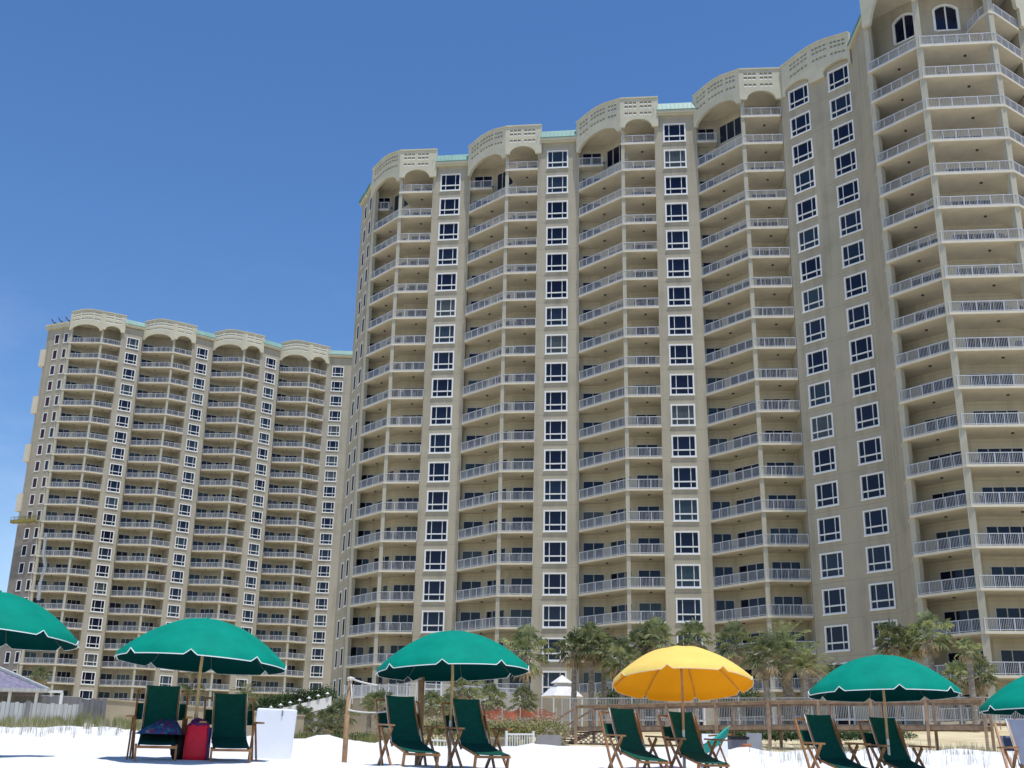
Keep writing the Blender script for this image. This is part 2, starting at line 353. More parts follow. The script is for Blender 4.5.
class Tower:
    def __init__(s, name, label, z0, stuc, zbase):
        s.t = thing(name, label, 'apartment tower'); s.z0 = z0; s.m = stuc; s.zb = zbase; s.w = MB(); s.w2 = MB(); s.inner = []
    def zw(s, i): return s.z0 - H * i
    def pier(s, p0, p1, nlev, centers, ztop, name='window', half=1.2, hh=1.12):
        p0 = Vector(p0); p1 = Vector(p1); d = (p1 - p0).normalized()
        cols = [(c - half, c + half, [(s.zw(i) - hh, s.zw(i) + hh) for i in range(nlev)]) for c in centers]
        wallseg(s.w, p0, p1, s.zb, ztop, .3, cols)
        for c in centers:
            for i in range(nlev): put_window(s.t, p0 + d * c, d, s.zw(i), name=name)
    def narrow(s, p0, p1, levels, centers, ztop, red=False, zb=None, mb=None, zt=None):
        p0 = Vector(p0); p1 = Vector(p1); d = (p1 - p0).normalized()
        cols = [(c - .52, c + .52, [(s.zw(i) - .96, s.zw(i) + .96) for i in levels]) for c in centers]
        wallseg(mb or s.w, p0, p1, s.zb if zb is None else zb, ztop, .3, cols)
        for c in centers:
            for i in levels: put_window(s.t, p0 + d * c, d, s.zw(i), NF, NPR if red else NP, 'narrow_window')
    def bay(s, front, back, doors, levels, ztop, lights, cols_at, topz, partial=None):
        """front polyline left to right, back polyline left to right, doors=[(segment, s centre, width)]"""
        fr = [Vector(p) for p in front]; bk = [Vector(p) for p in back]
        zs_all = [(s.zw(i) - 1.08, s.zw(i) + 1.2) for i in levels]
        for k, (a, b) in enumerate(zip(bk, bk[1:])):
            wallseg(s.w2, a, b, s.zb, ztop, .3, [(c - w / 2 + .02, c + w / 2 - .02, zs_all) for (q, c, w) in doors if q == k])
        # side returns
        sd = dirn(fr[0], bk[0]); s.w.obox(bk[0], -sd, 0, (fr[0] - bk[0]).length - .32, -.3, -.0, s.zb, ztop) if False else None
        f2 = offset(fr, .06)
        poly = [f2[i] for i in range(len(f2))] + [p for p in reversed(bk)]
        sm = MB(); sm.slab([(p.x, p.y) for p in poly], -1.3, -1.08); slab = sm.mesh('balcony', ['slab', 'edge'])
        rail = railing_mesh(offset(fr, -.06), z=-1.08)
        for i in levels:
            if partial and i == levels[0]:
                sm2 = MB()
                for pp, rp in zip(partial['polys'], partial['rails']):
                    sm2 = MB(); sm2.slab(pp, -1.3, -1.08); o = link('balcony', sm2.mesh('balcony', ['slab', 'edge']), s.t, (0, 0, s.zw(i)))
                    link('railing', railing_mesh(rp, z=-1.08), o)
                dl = partial['doors']
            else:
                o = link('balcony', slab, s.t, (0, 0, s.zw(i))); link('railing', rail, o); dl = doors
            for q, c, w in dl:
                d = dirn(bk[q], bk[q + 1]); c2 = bk[q] + d * c; dm = door_mesh(w)
                e = link('sliding_door', dm[0], o, (c2.x, c2.y, -1.08), math.atan2(d.y, d.x)); link('pane', dm[1], e)
            for (lx, ly) in lights: link('ceiling_light', LIGHT, o, (lx, ly, -1.3))
        # columns
        for (cx, cy, ang, w) in cols_at:
            cm = MB(); cc = Vector((cx, cy)); d = Vector((math.cos(ang), math.sin(ang)))
            cm.obox(cc, d, -w / 2, w / 2, -w / 2, w / 2, s.zb, topz)
            cm.build('column', 'column', s.t)
    def side_return(s, a, b, z1):  # wall face between pier corner a (front) and back wall point b; face looks towards the bay
        wallseg(s.w, a, b, s.zb, z1, .28)
    def finish(s, roofpoly, ztop, backpts):
        s.w.build('wall', s.m, s.t); s.w2.build('recessed_wall', s.m.replace('stucco', 'recess'), s.t)
        r = MB(); r.prism([tuple(p) for p in roofpoly], ztop, ztop + .3); r.mi[0] = 1; r.build('roof', ['roof', 'slab'], s.t)
        b = MB(); 
        for a, c in zip(backpts, backpts[1:]): wallseg(b, a, c, s.zb, ztop, .3)
        b.build('rear_wall', s.m, s.t)
def crown(t, path, segs, z, thick=.35):
    """parapet crown. segs: per segment dict(ztop=(zl, zr, hump), arches=[(centre, half, spring, rise)], groups=[(s, n)], rows)"""
    path = [Vector(p) for p in path]; mb = MB(); back = MB(); cop = MB()
    for k, (a, b) in enumerate(zip(path, path[1:])):
        sg = segs[k]; d = (b - a).normalized(); L = (b - a).length
        zl, zr, hump = sg['ztop']; base = sg['base']
        def zt(s_): u = s_ / L; return z + zl + (zr - zl) * u + hump * math.sin(math.pi * u) ** 1.3
        def zbt(s_):
            r = base
            for c, hw, spring, rise in sg['arches']:
                if abs(s_ - c) < hw: r = spring + rise * max(0, 1 - ((s_ - c) / hw) ** 2) ** sg.get('pw', .5)
            return z + r
        holes = []
        for (g0, n) in sg['groups']:
            for i in range(n): holes.append((g0 + i * .47, g0 + i * .47 + .36))
        bp = {0, L}
        for c, hw, *_ in sg['arches']:
            for j in range(21): bp.add(min(L, max(0, c - hw * math.cos(math.pi * j / 20))))
            bp.add(min(L, max(0, c - hw + .001))); bp.add(min(L, max(0, c + hw - .001)))
        for h0, h1 in holes: bp.add(h0); bp.add(h1)
        j = 0
        while j * .4 < L: bp.add(j * .4); j += 1
        bp = sorted(bp); bp = [q for i, q in enumerate(bp) if i == 0 or q - bp[i - 1] > 1e-4]
        rows = sg.get('rows', (.50, 1.0, 1.85))
        for s0, s1 in zip(bp, bp[1:]):
            e = 1e-3
            b0, b1 = zbt(min(s0 + e, s1)), zbt(max(s1 - e, s0)); t0, t1 = zt(s0), zt(s1)
            mid = (s0 + s1) / 2; inh = any(h0 < mid < h1 for h0, h1 in holes)
            if inh:
                cur0, cur1 = t0 - .12, t1 - .12
                for r0 in rows:
                    mb.obox(a, d, s0, s1, 0, thick, t0 - r0, cur0, t1 - r0, cur1)
                    mb.m = 1; nn2 = Vector((-d.y, d.x)); w0, w1 = a + d * s0, a + d * s1; h0_, h1_ = t0 - r0, t1 - r0
                    mb.hexa([(w0.x, w0.y, h0_ - .37), (w1.x, w1.y, h1_ - .37), (*(w1 + nn2 * .3), h1_ - .37), (*(w0 + nn2 * .3), h0_ - .37)],
                            [(*(w0 + nn2 * .012), h0_ - .33), (*(w1 + nn2 * .012), h1_ - .33), (*(w1 + nn2 * .29), h1_), (*(w0 + nn2 * .29), h0_)]); mb.m = 0
                    cur0, cur1 = t0 - r0 - .36, t1 - r0 - .36
                mb.obox(a, d, s0, s1, 0, thick, b0, cur0, b1, cur1)
            else: mb.obox(a, d, s0, s1, 0, thick, b0, t0 - .12, b1, t1 - .12)
            cop.obox(a, d, s0, s1, -.1, thick + .1, t0 - .12, t0 + .05, t1 - .12, t1 + .05)
    o = mb.build('parapet', ['cream', 'frame'], t); cop.build('coping', 'cream', o)
    return o
def cornice(t, p0, p1, z, e0=0, e1=0):
    p0 = Vector(p0); p1 = Vector(p1); d = (p1 - p0).normalized(); L = (p1 - p0).length
    a = MB(); a.obox(p0, d, -e0, L + e1, -.28, .3, z + 2.13, z + 2.35); a.obox(p0, d, -e0, L + e1, -.5, .3, z + 2.352, z + 2.65)
    o = a.build('cornice', 'cream', t)
    b = MB(); n = Vector((-d.y, d.x))
    def q(s_, tt, zz): w = p0 + d * s_ + n * tt; return (w.x, w.y, zz)
    b.hexa([q(-e0, -.52, z + 2.72), q(L + e1, -.52, z + 2.72), q(L + e1, .6, z + 2.72), q(-e0, .6, z + 2.72)], [q(-e0, -.15, z + 3.7), q(L + e1, -.15, z + 3.7), q(L + e1, .6, z + 3.7), q(-e0, .6, z + 3.7)])
    k = int(L / .45)
    for i in range(k + 1):
        s_ = i * L / k
        b.hexa([q(s_ - .02, -.57, z + 2.73), q(s_ + .02, -.57, z + 2.73), q(s_ + .02, -.5, z + 2.73), q(s_ - .02, -.5, z + 2.73)], [q(s_ - .02, -.2, z + 3.71), q(s_ + .02, -.2, z + 3.71), q(s_ + .02, -.1, z + 3.71), q(s_ - .02, -.1, z + 3.71)])
    r = b.build('metal_roof_edge', 'teal', t)
    gt = MB(); gt.obox(p0, d, -e0, L + e1, -.56, .3, z + 2.652, z + 2.72); gt.build('gutter', 'teal_dark', r)
def bayframe(P, Rr, uv):
    u = dirn(P, Rr); v = Vector((-u.y, u.x)); return [Vector(P) + u * a + v * b for a, b in uv]
def std_bay(T, L_, P, Rr, levels, ztop, partial=False, extra_col=None, dc=0):
    L_, P, Rr = Vector(L_), Vector(P), Vector(Rr)
    u = dirn(P, Rr); v = Vector((-u.y, u.x)); W = (Rr - P).length
    Lu, Lv = (L_ - P).dot(u), (L_ - P).dot(v)
    bk = bayframe(P, Rr, [(Lu, Lv + 1.35), (-2.1, Lv + 1.35), (.7, 3.3), (W, 3.3)])
    L1 = (bk[1] - bk[0]).length; L2 = (bk[2] - bk[1]).length; L3 = (bk[3] - bk[2]).length
    doors = [(0, L1 * .5, min(2.3, L1 - .4)), (1, L2 * .5, L2 - .7), (2, L3 * .5, L3 - .6)]
    lights = [tuple(P + u * (W * .62) + v * 1.6), tuple(P * .5 + L_ * .5 + v * 1.5 + u * .4)]
    ang = math.atan2(u.y, u.x)
    cols = [(*(P + u * .1 + v * .26), ang, .40)]
    if extra_col: cols.append(extra_col)
    par = None
    if partial:
        A = bayframe(P, Rr, [(-.1, -.06), (W, -.06), (W, 3.3), (.7, 3.3)]); o1 = bk[0] - v * 1.25; o2 = bk[0] + u * (L1 - .1) - v * 1.25; o3 = bk[0] + u * (L1 - .1)
        par = dict(polys=[[tuple(q) for q in A], [tuple(o1), tuple(o2), tuple(o3), tuple(bk[0])]],
                   rails=[bayframe(P, Rr, [(0, .08), (W, .08)]), [o1 + v * .08, o2 + v * .08 - u * .08, o3 - u * .08]], doors=doors)
    T.bay([L_, P, Rr], bk, doors, levels, ztop, lights, cols, T.z0 + 1.2 + dc, par)
    # side faces of the neighbouring piers
    T.side_return(L_ + u * 0, bk[0], ztop) if False else None
    r1 = MB()
    T.w.obox(L_, dirn(L_, bk[0]), .3, (bk[0] - L_).length + .3, 0, .3, T.zb, ztop)      # left pier flank (faces right)
    T.w.obox(Rr, dirn(Rr, bk[3]), .3, (bk[3] - Rr).length + .3, -.3, 0, T.zb, ztop)     # right pier flank (faces left)
    # crown
    f = offset([L_, P, Rr], .34); f[0] = f[0] - dirn(f[0], f[1]) * .1; f[2] = f[2] + dirn(f[1], f[2]) * .45
    s1 = (f[1] - f[0]).length; s2 = (f[2] - f[1]).length
    crown(T.t, f, [dict(ztop=(4.45 + dc, 4.5 + dc, .55), base=.45 + dc, arches=[(s1 / 2 - .1, s1 / 2 - .45, .3 + dc, 1.45)], groups=[(.55, 3), (s1 / 2 - 1.15, 5), (s1 - 1.9, 3)]),
                   dict(ztop=(4.5 + dc, 4.5 + dc, .0), base=.74 + dc, arches=[(s2 / 2 - .1, 1.5, .76 + dc, 1.0)], groups=[(.5, 3), (2.2, 3)])], T.z0)
    return bk
# ------------------------------------------------------------------ near tower
TR = Tower('apartment_tower', 'near beige high-rise on the right with stacked white-railed balconies and cream arched parapets', ZR, 'stuccoR', 2.0)
A0, A1 = (-10.1, 125.98), (-5.56, 125.35)
B0, B1 = (2.5, 119.95), (7.27, 119.3)
D0, D1 = (15.38, 113.55), (20.0, 113.0)
E0, E1 = (28.15, 107.42), (33.9, 100.9)
nR = 20; ZT = ZR + 2.13; lev = list(range(0, nR))
TR.pier(A0, A1, nR, [2.17], ZT); TR.pier(B0, B1, nR, [2.33], ZT); TR.pier(D0, D1, nR, [2.2], ZT)
de = dirn(E0, E1)
c1 = (Vector((29.63, 105.72)) - Vector(E0)).dot(de); c2 = (Vector((32.81, 102.06)) - Vector(E0)).dot(de)
TR.pier(E0, E1, nR, [c1, c2], ZR + 2.4)
bkA = std_bay(TR, (-17.9, 130.9), (-14.1, 126.35), (-10.15, 125.98), lev, ZT, True, extra_col=(-17.55, 130.75, R(-48), .5))
bkB = std_bay(TR, (-5.55, 124.95), (-1.15, 120.35), (2.5, 119.9), lev, ZT, True)
bkD = std_bay(TR, (7.27, 118.95), (11.75, 113.95), (15.38, 113.55), lev, ZT, True)
bkE = std_bay(TR, (20.0, 113.0), (24.0, 107.85), (28.1, 107.5), lev, ZT, True)
# flank facing left between the two-window wall and the rounded end bay
FL, FP1, FP2, FR = V2(33.3, 94.5), V2(36.7, 90.15), V2(43.35, 89.35), V2(46.85, 91.95)
wallseg(TR.w, E1, (33.75, 95.0), TR.zb, ZR + 2.3, .4)
kc = MB(); kc.obox(Vector((33.9, 100.6)), dirn((33.9, 100.6), (33.75, 95.0)), 0, 5.4, -.3, .4, ZR + 2.3, ZR + 2.75); kc.build('cornice', 'cream', TR.t)
kc = MB(); kc.obox(Vector((33.9, 100.6)), dirn((33.9, 100.6), (33.75, 95.0)), 0, 5.4, -.38, .4, ZR + 2.752, ZR + 2.95); kc.build('gutter', 'teal_dark', TR.t)
fb = [V2(34.2, 97.9), V2(34.25, 97.85), V2(38.4, 93.4), V2(43.3, 92.9), V2(46.6, 95.2)]
fb = [V2(34.15, 98.0), V2(35.2, 97.0), V2(38.5, 93.35), V2(43.3, 92.75), V2(46.7, 95.3)]
l1 = (fb[2] - fb[1]).length; l2 = (fb[3] - fb[2]).length; l3 = (fb[4] - fb[3]).length
fl = [tuple((FL + FP1) / 2 + V2(.9, 1.3)), tuple((FP1 + FP2) / 2 + V2(1.2, 1.5))]
TR.bay([FL, FP1, FP2, FR], fb, [(1, l1 * .52, 3.2), (2, l2 * .48, 3.8), (3, l3 * .5, 2.4)], list(range(1, nR + 1)), ZR - 1.4, fl,
       [(36.8, 90.5, R(-25), .55), (43.2, 89.72, R(15), .55), (33.62, 94.75, R(-50), .5)], ZR + 3.6)
# upper part of the end bay: tall wall with two arched windows
def arched_cols(c, w, z0, z1, rise, n=8):
    return [(c - w / 2 + w * i / n, c - w / 2 + w * (i + 1) / n, [(z0, z1 + rise * (1 - ((i + .5) / n * 2 - 1) ** 2) - .02)]) for i in range(n)]
def arched_window(t, c, d, z0, w, h, rise):
    f = MB(); n = 14; prof = [(-w / 2, 0)] + [(-w / 2 + w * i / n, h + rise * (1 - (i / n * 2 - 1) ** 2)) for i in range(n + 1)] + [(w / 2, 0)]
    for (x0, za), (x1, zb_) in zip(prof, prof[1:]): f.bar((x0, .02, za), (x1, .02, zb_), .22, .2)
    f.bar((0, .04, 0), (0, .04, h + rise), .12, .12); f.bar((-w / 2, .02, 0), (w / 2, .02, 0), .2, .14)
    o = f.build('arched_window', 'frame', t, loc=(c.x, c.y, z0), rz=math.atan2(d.y, d.x))
    p = MB(); p.add([(x, .1, z) for x, z in prof], [tuple(range(len(prof)))]); p.add([(x, .12, z) for x, z in prof], [tuple(reversed(range(len(prof))))]); p.build('pane', 'glass', o)
for k, c in ((1, l1 * .62), (2, l2 * .45)):
    wallseg(TR.w, fb[k], fb[k + 1], ZR - 1.4, ZR + 3.4, .3, arched_cols(c, 2.2, ZR - .6, ZR + 1.75, .5))
    arched_window(TR.t, fb[k] + dirn(fb[k], fb[k + 1]) * c, dirn(fb[k], fb[k + 1]), ZR - .6, 2.2, 2.35, .5)
wallseg(TR.w, fb[0], fb[1], ZR - 1.4, ZR + 3.4, .3); wallseg(TR.w, fb[3], fb[4], ZR - 1.4, ZR + 3.4, .3)
ub = MB(); upoly = [(42.5, 90.6), (43.0, 89.3), (43.7, 89.55), (46.95, 91.95), (46.7, 95.2), (42.2, 92.7)]
ub.slab(upoly, -1.3, -1.08); uo = ub.build('balcony', ['slab', 'edge'], TR.t, loc=(0, 0, ZR))
link('railing', railing_mesh([V2(42.4, 92.6), V2(42.62, 90.6), V2(43.1, 89.42), V2(43.7, 89.68), V2(46.9, 92.05)], z=-1.08), uo); link('ceiling_light', LIGHT, uo, (43.9, 91.2, -1.3))
cl = MB(); cl.prism([tuple(p) for p in (offset([FL, FP1, FP2, FR], .1) + [fb[4], fb[3], fb[2], fb[1], fb[0]])], ZR + 3.4, ZR + 3.7); cl.build('ceiling', 'slab', TR.t)
ff = offset([FL, FP1, FP2, FR, V2(50.5, 93.5)], .4)
sl = [(b - a).length for a, b in zip(ff, ff[1:])]
crown(TR.t, ff, [dict(ztop=(8, 8.4, .5), base=.35, pw=.85, arches=[(sl[0] / 2 + .25, sl[0] / 2 - .55, .3, 3.6)], groups=[(.8, 3), (2.4, 5)]),
                 dict(ztop=(8.4, 8.4, .3), base=.9, arches=[(sl[1] / 2, sl[1] / 2 - .5, .9, 2.8)], groups=[(.8, 4), (3, 4)]),
                 dict(ztop=(8.4, 8, 0), base=.9, arches=[(sl[2] / 2, sl[2] / 2 - .45, .9, 2.2)], groups=[(.8, 4)]),
                 dict(ztop=(8, 8, 0), base=-1, arches=[], groups=[])], ZR)
# wall right of the end bay
wallseg(TR.w, (46.9, 92.2), (60, 90.2), TR.zb, ZR + 7, .4)
TR.w.obox(V2(46.9, 92.2), V2(0, 1), .3, 3.4, -.3, 0, TR.zb, ZR + 7)
# crown over the two-window wall
ef = [Vector(E0) + V2(.1, -.45), Vector(E1) + V2(-.15, -.25) * 1.6]
de2 = dirn(ef[0], ef[1]); Le = (ef[1] - ef[0]).length
a1 = (Vector((29.63, 105.72)) - ef[0]).dot(de2); a2 = (Vector((32.81, 102.06)) - ef[0]).dot(de2)
crown(TR.t, ef, [dict(ztop=(4.55, 4.45, .7), base=.72, arches=[(a1, 1.5, 1.2, .6), (a2, 1.5, 1.2, .6)], groups=[(1.1, 5), (3.95, 4), (6.2, 4)], rows=(.55, 1.05, 1.9))], ZR)
# cornices over the piers
for p0, p1 in ((A0, A1), (B0, B1), (D0, D1)): cornice(TR.t, p0, p1, ZR, -.35, .1)
# left flank of the near tower with pairs of narrow windows, stepping back
S0, S1 = (-20.05, 136.4), (-18.0, 130.9)
dS = dirn(S0, S1)
sw = [(Vector(q) - Vector(S0)).dot(dS) for q in ((-19.3, 134.2), (-18.4, 131.7))]
TR.narrow(S0, S1, range(0, nR), sw, ZR + 2.2)
cn = MB()
for a, b in (((-18.1, 131.6), (-18.9, 133.8)), ((-19.1, 134.2), (-20.1, 136.7))):
    cn.obox(Vector(b), dirn(b, a), 0, (Vector(a) - Vector(b)).length, -.35, .3, ZR + 2.2, ZR + 2.6)
cn.build('cornice', 'cream', TR.t)
cn = MB()
for a, b in (((-18.1, 131.6), (-18.9, 133.8)), ((-19.1, 134.2), (-20.1, 136.7))):
    cn.obox(Vector(b), dirn(b, a), 0, (Vector(a) - Vector(b)).length, -.5, .3, ZR + 2.602, ZR + 2.9)
cn.build('metal_roof_edge', 'teal_dark', TR.t)
roofR = [(-18, 131), (-14.1, 126.6), (-10.1, 126.2), (-5.5, 125.5), (-1.15, 120.6), (2.5, 120.1), (7.3, 119.4), (11.8, 114.2), (15.4, 113.8), (20, 113.3), (24, 108.1), (28.2, 107.8), (33.8, 101.3), (34.3, 98.2), (46.7, 95.5), (60, 92), (64, 112), (38, 128), (10, 142), (-20.6, 150), (-20.3, 141), (-19.8, 136)]
TR.finish(roofR, ZR + 2.14, [(60, 90.6), (64, 112), (38, 128), (10, 142), (-20.6, 150), (-20.35, 141), (-20.0, 136.8)])
# patio chairs on the near tower's balconies
def patio_chair():
    t = thing('patio_chair', 'dark patio chair standing behind the white railing of a near tower balcony', 'patio chair', (0, 0, 0), 0, 'patio chairs on the near tower balconies')
    b = MB(); b.box(-.27, .27, -.25, .25, .40, .44); b.build('seat', 'bin', t)
    b = MB(); b.hexa([(-.27, .22, .46), (.27, .22, .46), (.27, .26, .46), (-.27, .26, .46)], [(-.25, .32, .98), (.25, .32, .98), (.25, .36, .98), (-.25, .36, .98)]); b.build('backrest', 'bin', t)
    for sx in (-1, 1):
        for sy in (-1, 1): b = MB(); b.bar((sx * .24, sy * .22, 0), (sx * .24, sy * .22, .41), .04, .04); b.build('leg', 'bin', t)
        b = MB(); b.bar((sx * .28, -.24, .63), (sx * .28, .26, .63), .05, .04); b.build('armrest', 'bin', t)
    return t
pcp = None; prr = random.Random(12)
spots = [(((24.0, 107.85), (28.1, 107.5)), 1.0), (((11.75, 113.95), (15.38, 113.55)), 1.0), (((-1.15, 120.35), (2.5, 119.9)), 1.0), (((-14.1, 126.35), (-10.15, 125.98)), 1.0), (((36.7, 90.15), (43.35, 89.35)), 1.4)]
for (pa_, pb_), k in spots:
    pa_, pb_ = Vector(pa_), Vector(pb_); u_ = (pb_ - pa_).normalized(); v_ = Vector((-u_.y, u_.x)); L_ = (pb_ - pa_).length
    for lv in range(0 if k == 1 else 1, 19):
        for q_ in range(3 if k > 1 else 2):
            if prr.random() < .42: continue
            c_ = pa_ + u_ * (.9 + (L_ - 1.6) * (q_ + prr.uniform(.1, .7)) / (3 if k > 1 else 2)) + v_ * prr.uniform(.55, 1.1)
            if pcp is None: pcp = patio_chair(); o = pcp
            else: o = copy_tree(pcp)
            o.location = (c_.x, c_.y, ZR - H * lv - 1.08); o.rotation_euler.z = math.atan2(u_.y, u_.x) + prr.uniform(-1.4, 1.4)
# ------------------------------------------------------------------ far tower
TL = Tower('apartment_tower', 'farther beige high-rise on the left with four balcony columns and pale teal roof edges', ZL, 'stuccoL', 2.0)
nL = 22; levL = list(range(nL)); DC = .95; ZTL = ZL + 3.1
bays = [((-88.9, 217.5), (-82.35, 217.25), (-79.0, 219.1)), ((-75.5, 222.15), (-69.2, 221.9), (-65.95, 224.1)), ((-62.45, 227.5), (-55.95, 226.95), (-52.9, 229.0)), ((-49.45, 232.85), (-43.15, 232.7), (-39.9, 235.0))]
piers = [((-79.0, 219.1), (-75.5, 221.35)), ((-65.95, 224.1), (-62.45, 226.8)), ((-52.9, 229.0), (-49.45, 232.0)), ((-39.9, 235.05), (-33.0, 235.6))]
pc = [(-76.96, 220.24), (-64.37, 225.69), (-51.35, 231.04), (-37.45, 235.41)]
for (p0, p1), c in zip(piers, pc):
    d = dirn(p0, p1); s_ = (Vector(c) - Vector(p0)).dot(d); s_ = min(max(s_, 1.5), (Vector(p1) - Vector(p0)).length - 1.5)
    TL.pier(p0, p1, nL, [s_], ZTL)
    cornice(TL.t, p0, p1, ZL + DC + .15, -.3, .1)
bkL = []
for i, (l_, p_, r_) in enumerate(bays):
    bkL.append(std_bay(TL, l_, p_, r_, levL, ZTL, False, extra_col=(-88.6, 217.75, 0, .5) if i == 0 else None, dc=DC))
S0L, S1L = (-94.3, 219.9), (-88.95, 217.6)
dS = dirn(S0L, S1L); sw = [(Vector(q) - Vector(S0L)).dot(dS) for q in ((-92.05, 218.3), (-89.55, 217.0))]
sw = [sw[0], min(sw[1], (Vector(S1L) - Vector(S0L)).length - .72)]
zsplit = ZL - H * 12 + 1.6
TL.narrow(S0L, S1L, range(0, 12), sw, ZTL, True, zb=zsplit)
pm = MB(); TL.narrow(S0L, S1L, range(12, nL), sw, zsplit, False, mb=pm); pm.build('unpainted_wall', 'primer', TL.t)
pm2 = MB(); pm2.obox(V2(-94.55, 224.5), dirn((-94.55, 224.5), (-94.32, 219.9)), 0, 4.6, 0, .3, TL.zb, zsplit); pm2.build('unpainted_wall', 'primer', TL.t)
TL.w.obox(V2(-94.55, 224.5), dirn((-94.55, 224.5), (-94.32, 219.9)), 0, 4.6, 0, .3, zsplit, ZTL)
kc = MB(); kc.obox(Vector(S0L), dS, -.4, 5.6, -.35, .3, ZL + 2.3, ZL + 3.0); kc.obox(Vector(S0L), dS, -.5, 5.6, -.5, .3, ZL + 3.002, ZL + 3.3); kc.build('cornice', 'cream', TL.t)
wp = MB()
for lv in (1, 4, 7, 10): wp.obox(V2(-94.3, 219.9), dS, -.75, .35, -.5, .6, ZL - H * lv - 2.2, ZL - H * lv + 1.3)
wp.build('side_bay_panel', 'edge', TL.t)
roofL = [(-94.3, 220.1), (-88.9, 217.8), (-82.35, 217.5), (-79, 219.3), (-75.5, 222), (-69.2, 222.2), (-65.9, 224.3), (-62.4, 227.4), (-55.9, 227.2), (-52.9, 229.2), (-49.4, 232.9), (-43.1, 232.9), (-39.9, 235.2), (-33, 235.8), (-30, 252), (-60, 250), (-90, 238), (-94.5, 226)]
TL.finish(roofL, ZL + 3.11, [(-33, 235.6), (-30, 252), (-60, 250), (-90, 238), (-94.55, 224.5)])
# roof rigging and the hanging work platform on the far tower
rg = thing('roof_davit', 'thin dark suspension beams standing on the upper left roof corner of the far tower', 'rigging', (0, 0, 0))
for i, (x, y) in enumerate(((-93.6, 221), (-91.9, 220.2), (-90.2, 219.6))):
    b = MB(); z = ZL + 3.45; b.bar((x, y + 2, z + .2), (x, y - 2.2, z + .95), .1, .12); b.bar((x, y, z), (x, y, z + 1.1), .1, .1); b.bar((x - .7, y - .2, z + 1.3), (x + .8, y, z + .5), .08, .08); b.build('beam', 'dark', rg)
sg = thing('work_platform', 'yellow suspended work platform hanging on the left flank of the far tower', 'work platform')
zp = at(20, 522, 217).z
pa, pb = at(14, 520, 219.0).xy, at(40, 516, 216.8).xy; dd = dirn(pa, pb)
b = MB(); b.obox(pa, dd, 0, (pb - pa).length, -.9, 0, zp, zp + .18); b.build('deck', 'stageyellow', sg)
b = MB()
for t_ in (-.88, -.05):
    for hh in (.55, 1.1): b.obox(pa, dd, 0, (pb - pa).length, t_, t_ + .06, zp + hh, zp + hh + .09)
    for i in range(8): s_ = (pb - pa).length * i / 7.2; b.obox(pa, dd, s_, s_ + .06, t_ - .003, t_ + .063, zp + .18, zp + 1.15)
b.obox(pa, dd, 0, (pb - pa).length, -.93, -.9, zp + .1, zp + .62)
b.build('guard_rail', 'stageyellow', sg)
for s_ in (1.4, 4.6):
    q = pa + dd * s_; b = MB(); b.tube([(q.x, q.y, zp + 1.1), (q.x + .1, q.y + .3, ZL + 4.2)], .012, 4); b.build('cable', 'dark', sg)
sh = MB()
pts = [at(46, 533, 216.2), at(43, 552, 216.0), at(45, 566, 216.3), at(40, 582, 216.1), at(38, 600, 216.2)]
for i, (p, q) in enumerate(zip(pts, pts[1:])):
    w = .22 + .16 * (i % 2)
    for j in range(3):
        x0, x1 = -w + j * w * .66, -w + (j + 1) * w * .66; y0, y1 = .15 * ((j + i) % 2), .15 * ((j + i + 1) % 2)
        sh.add([p + Vector((x0, y0, 0)), p + Vector((x1, y1, 0)), q + Vector((x1, y1 + .1, 0)), q + Vector((x0, y0 + .1, 0))], [(3, 2, 1, 0)])
tag(sh.build('plastic_sheet', 'sheet'), 'torn white plastic sheet hanging down the far tower between narrow windows and balconies', 'sheet')
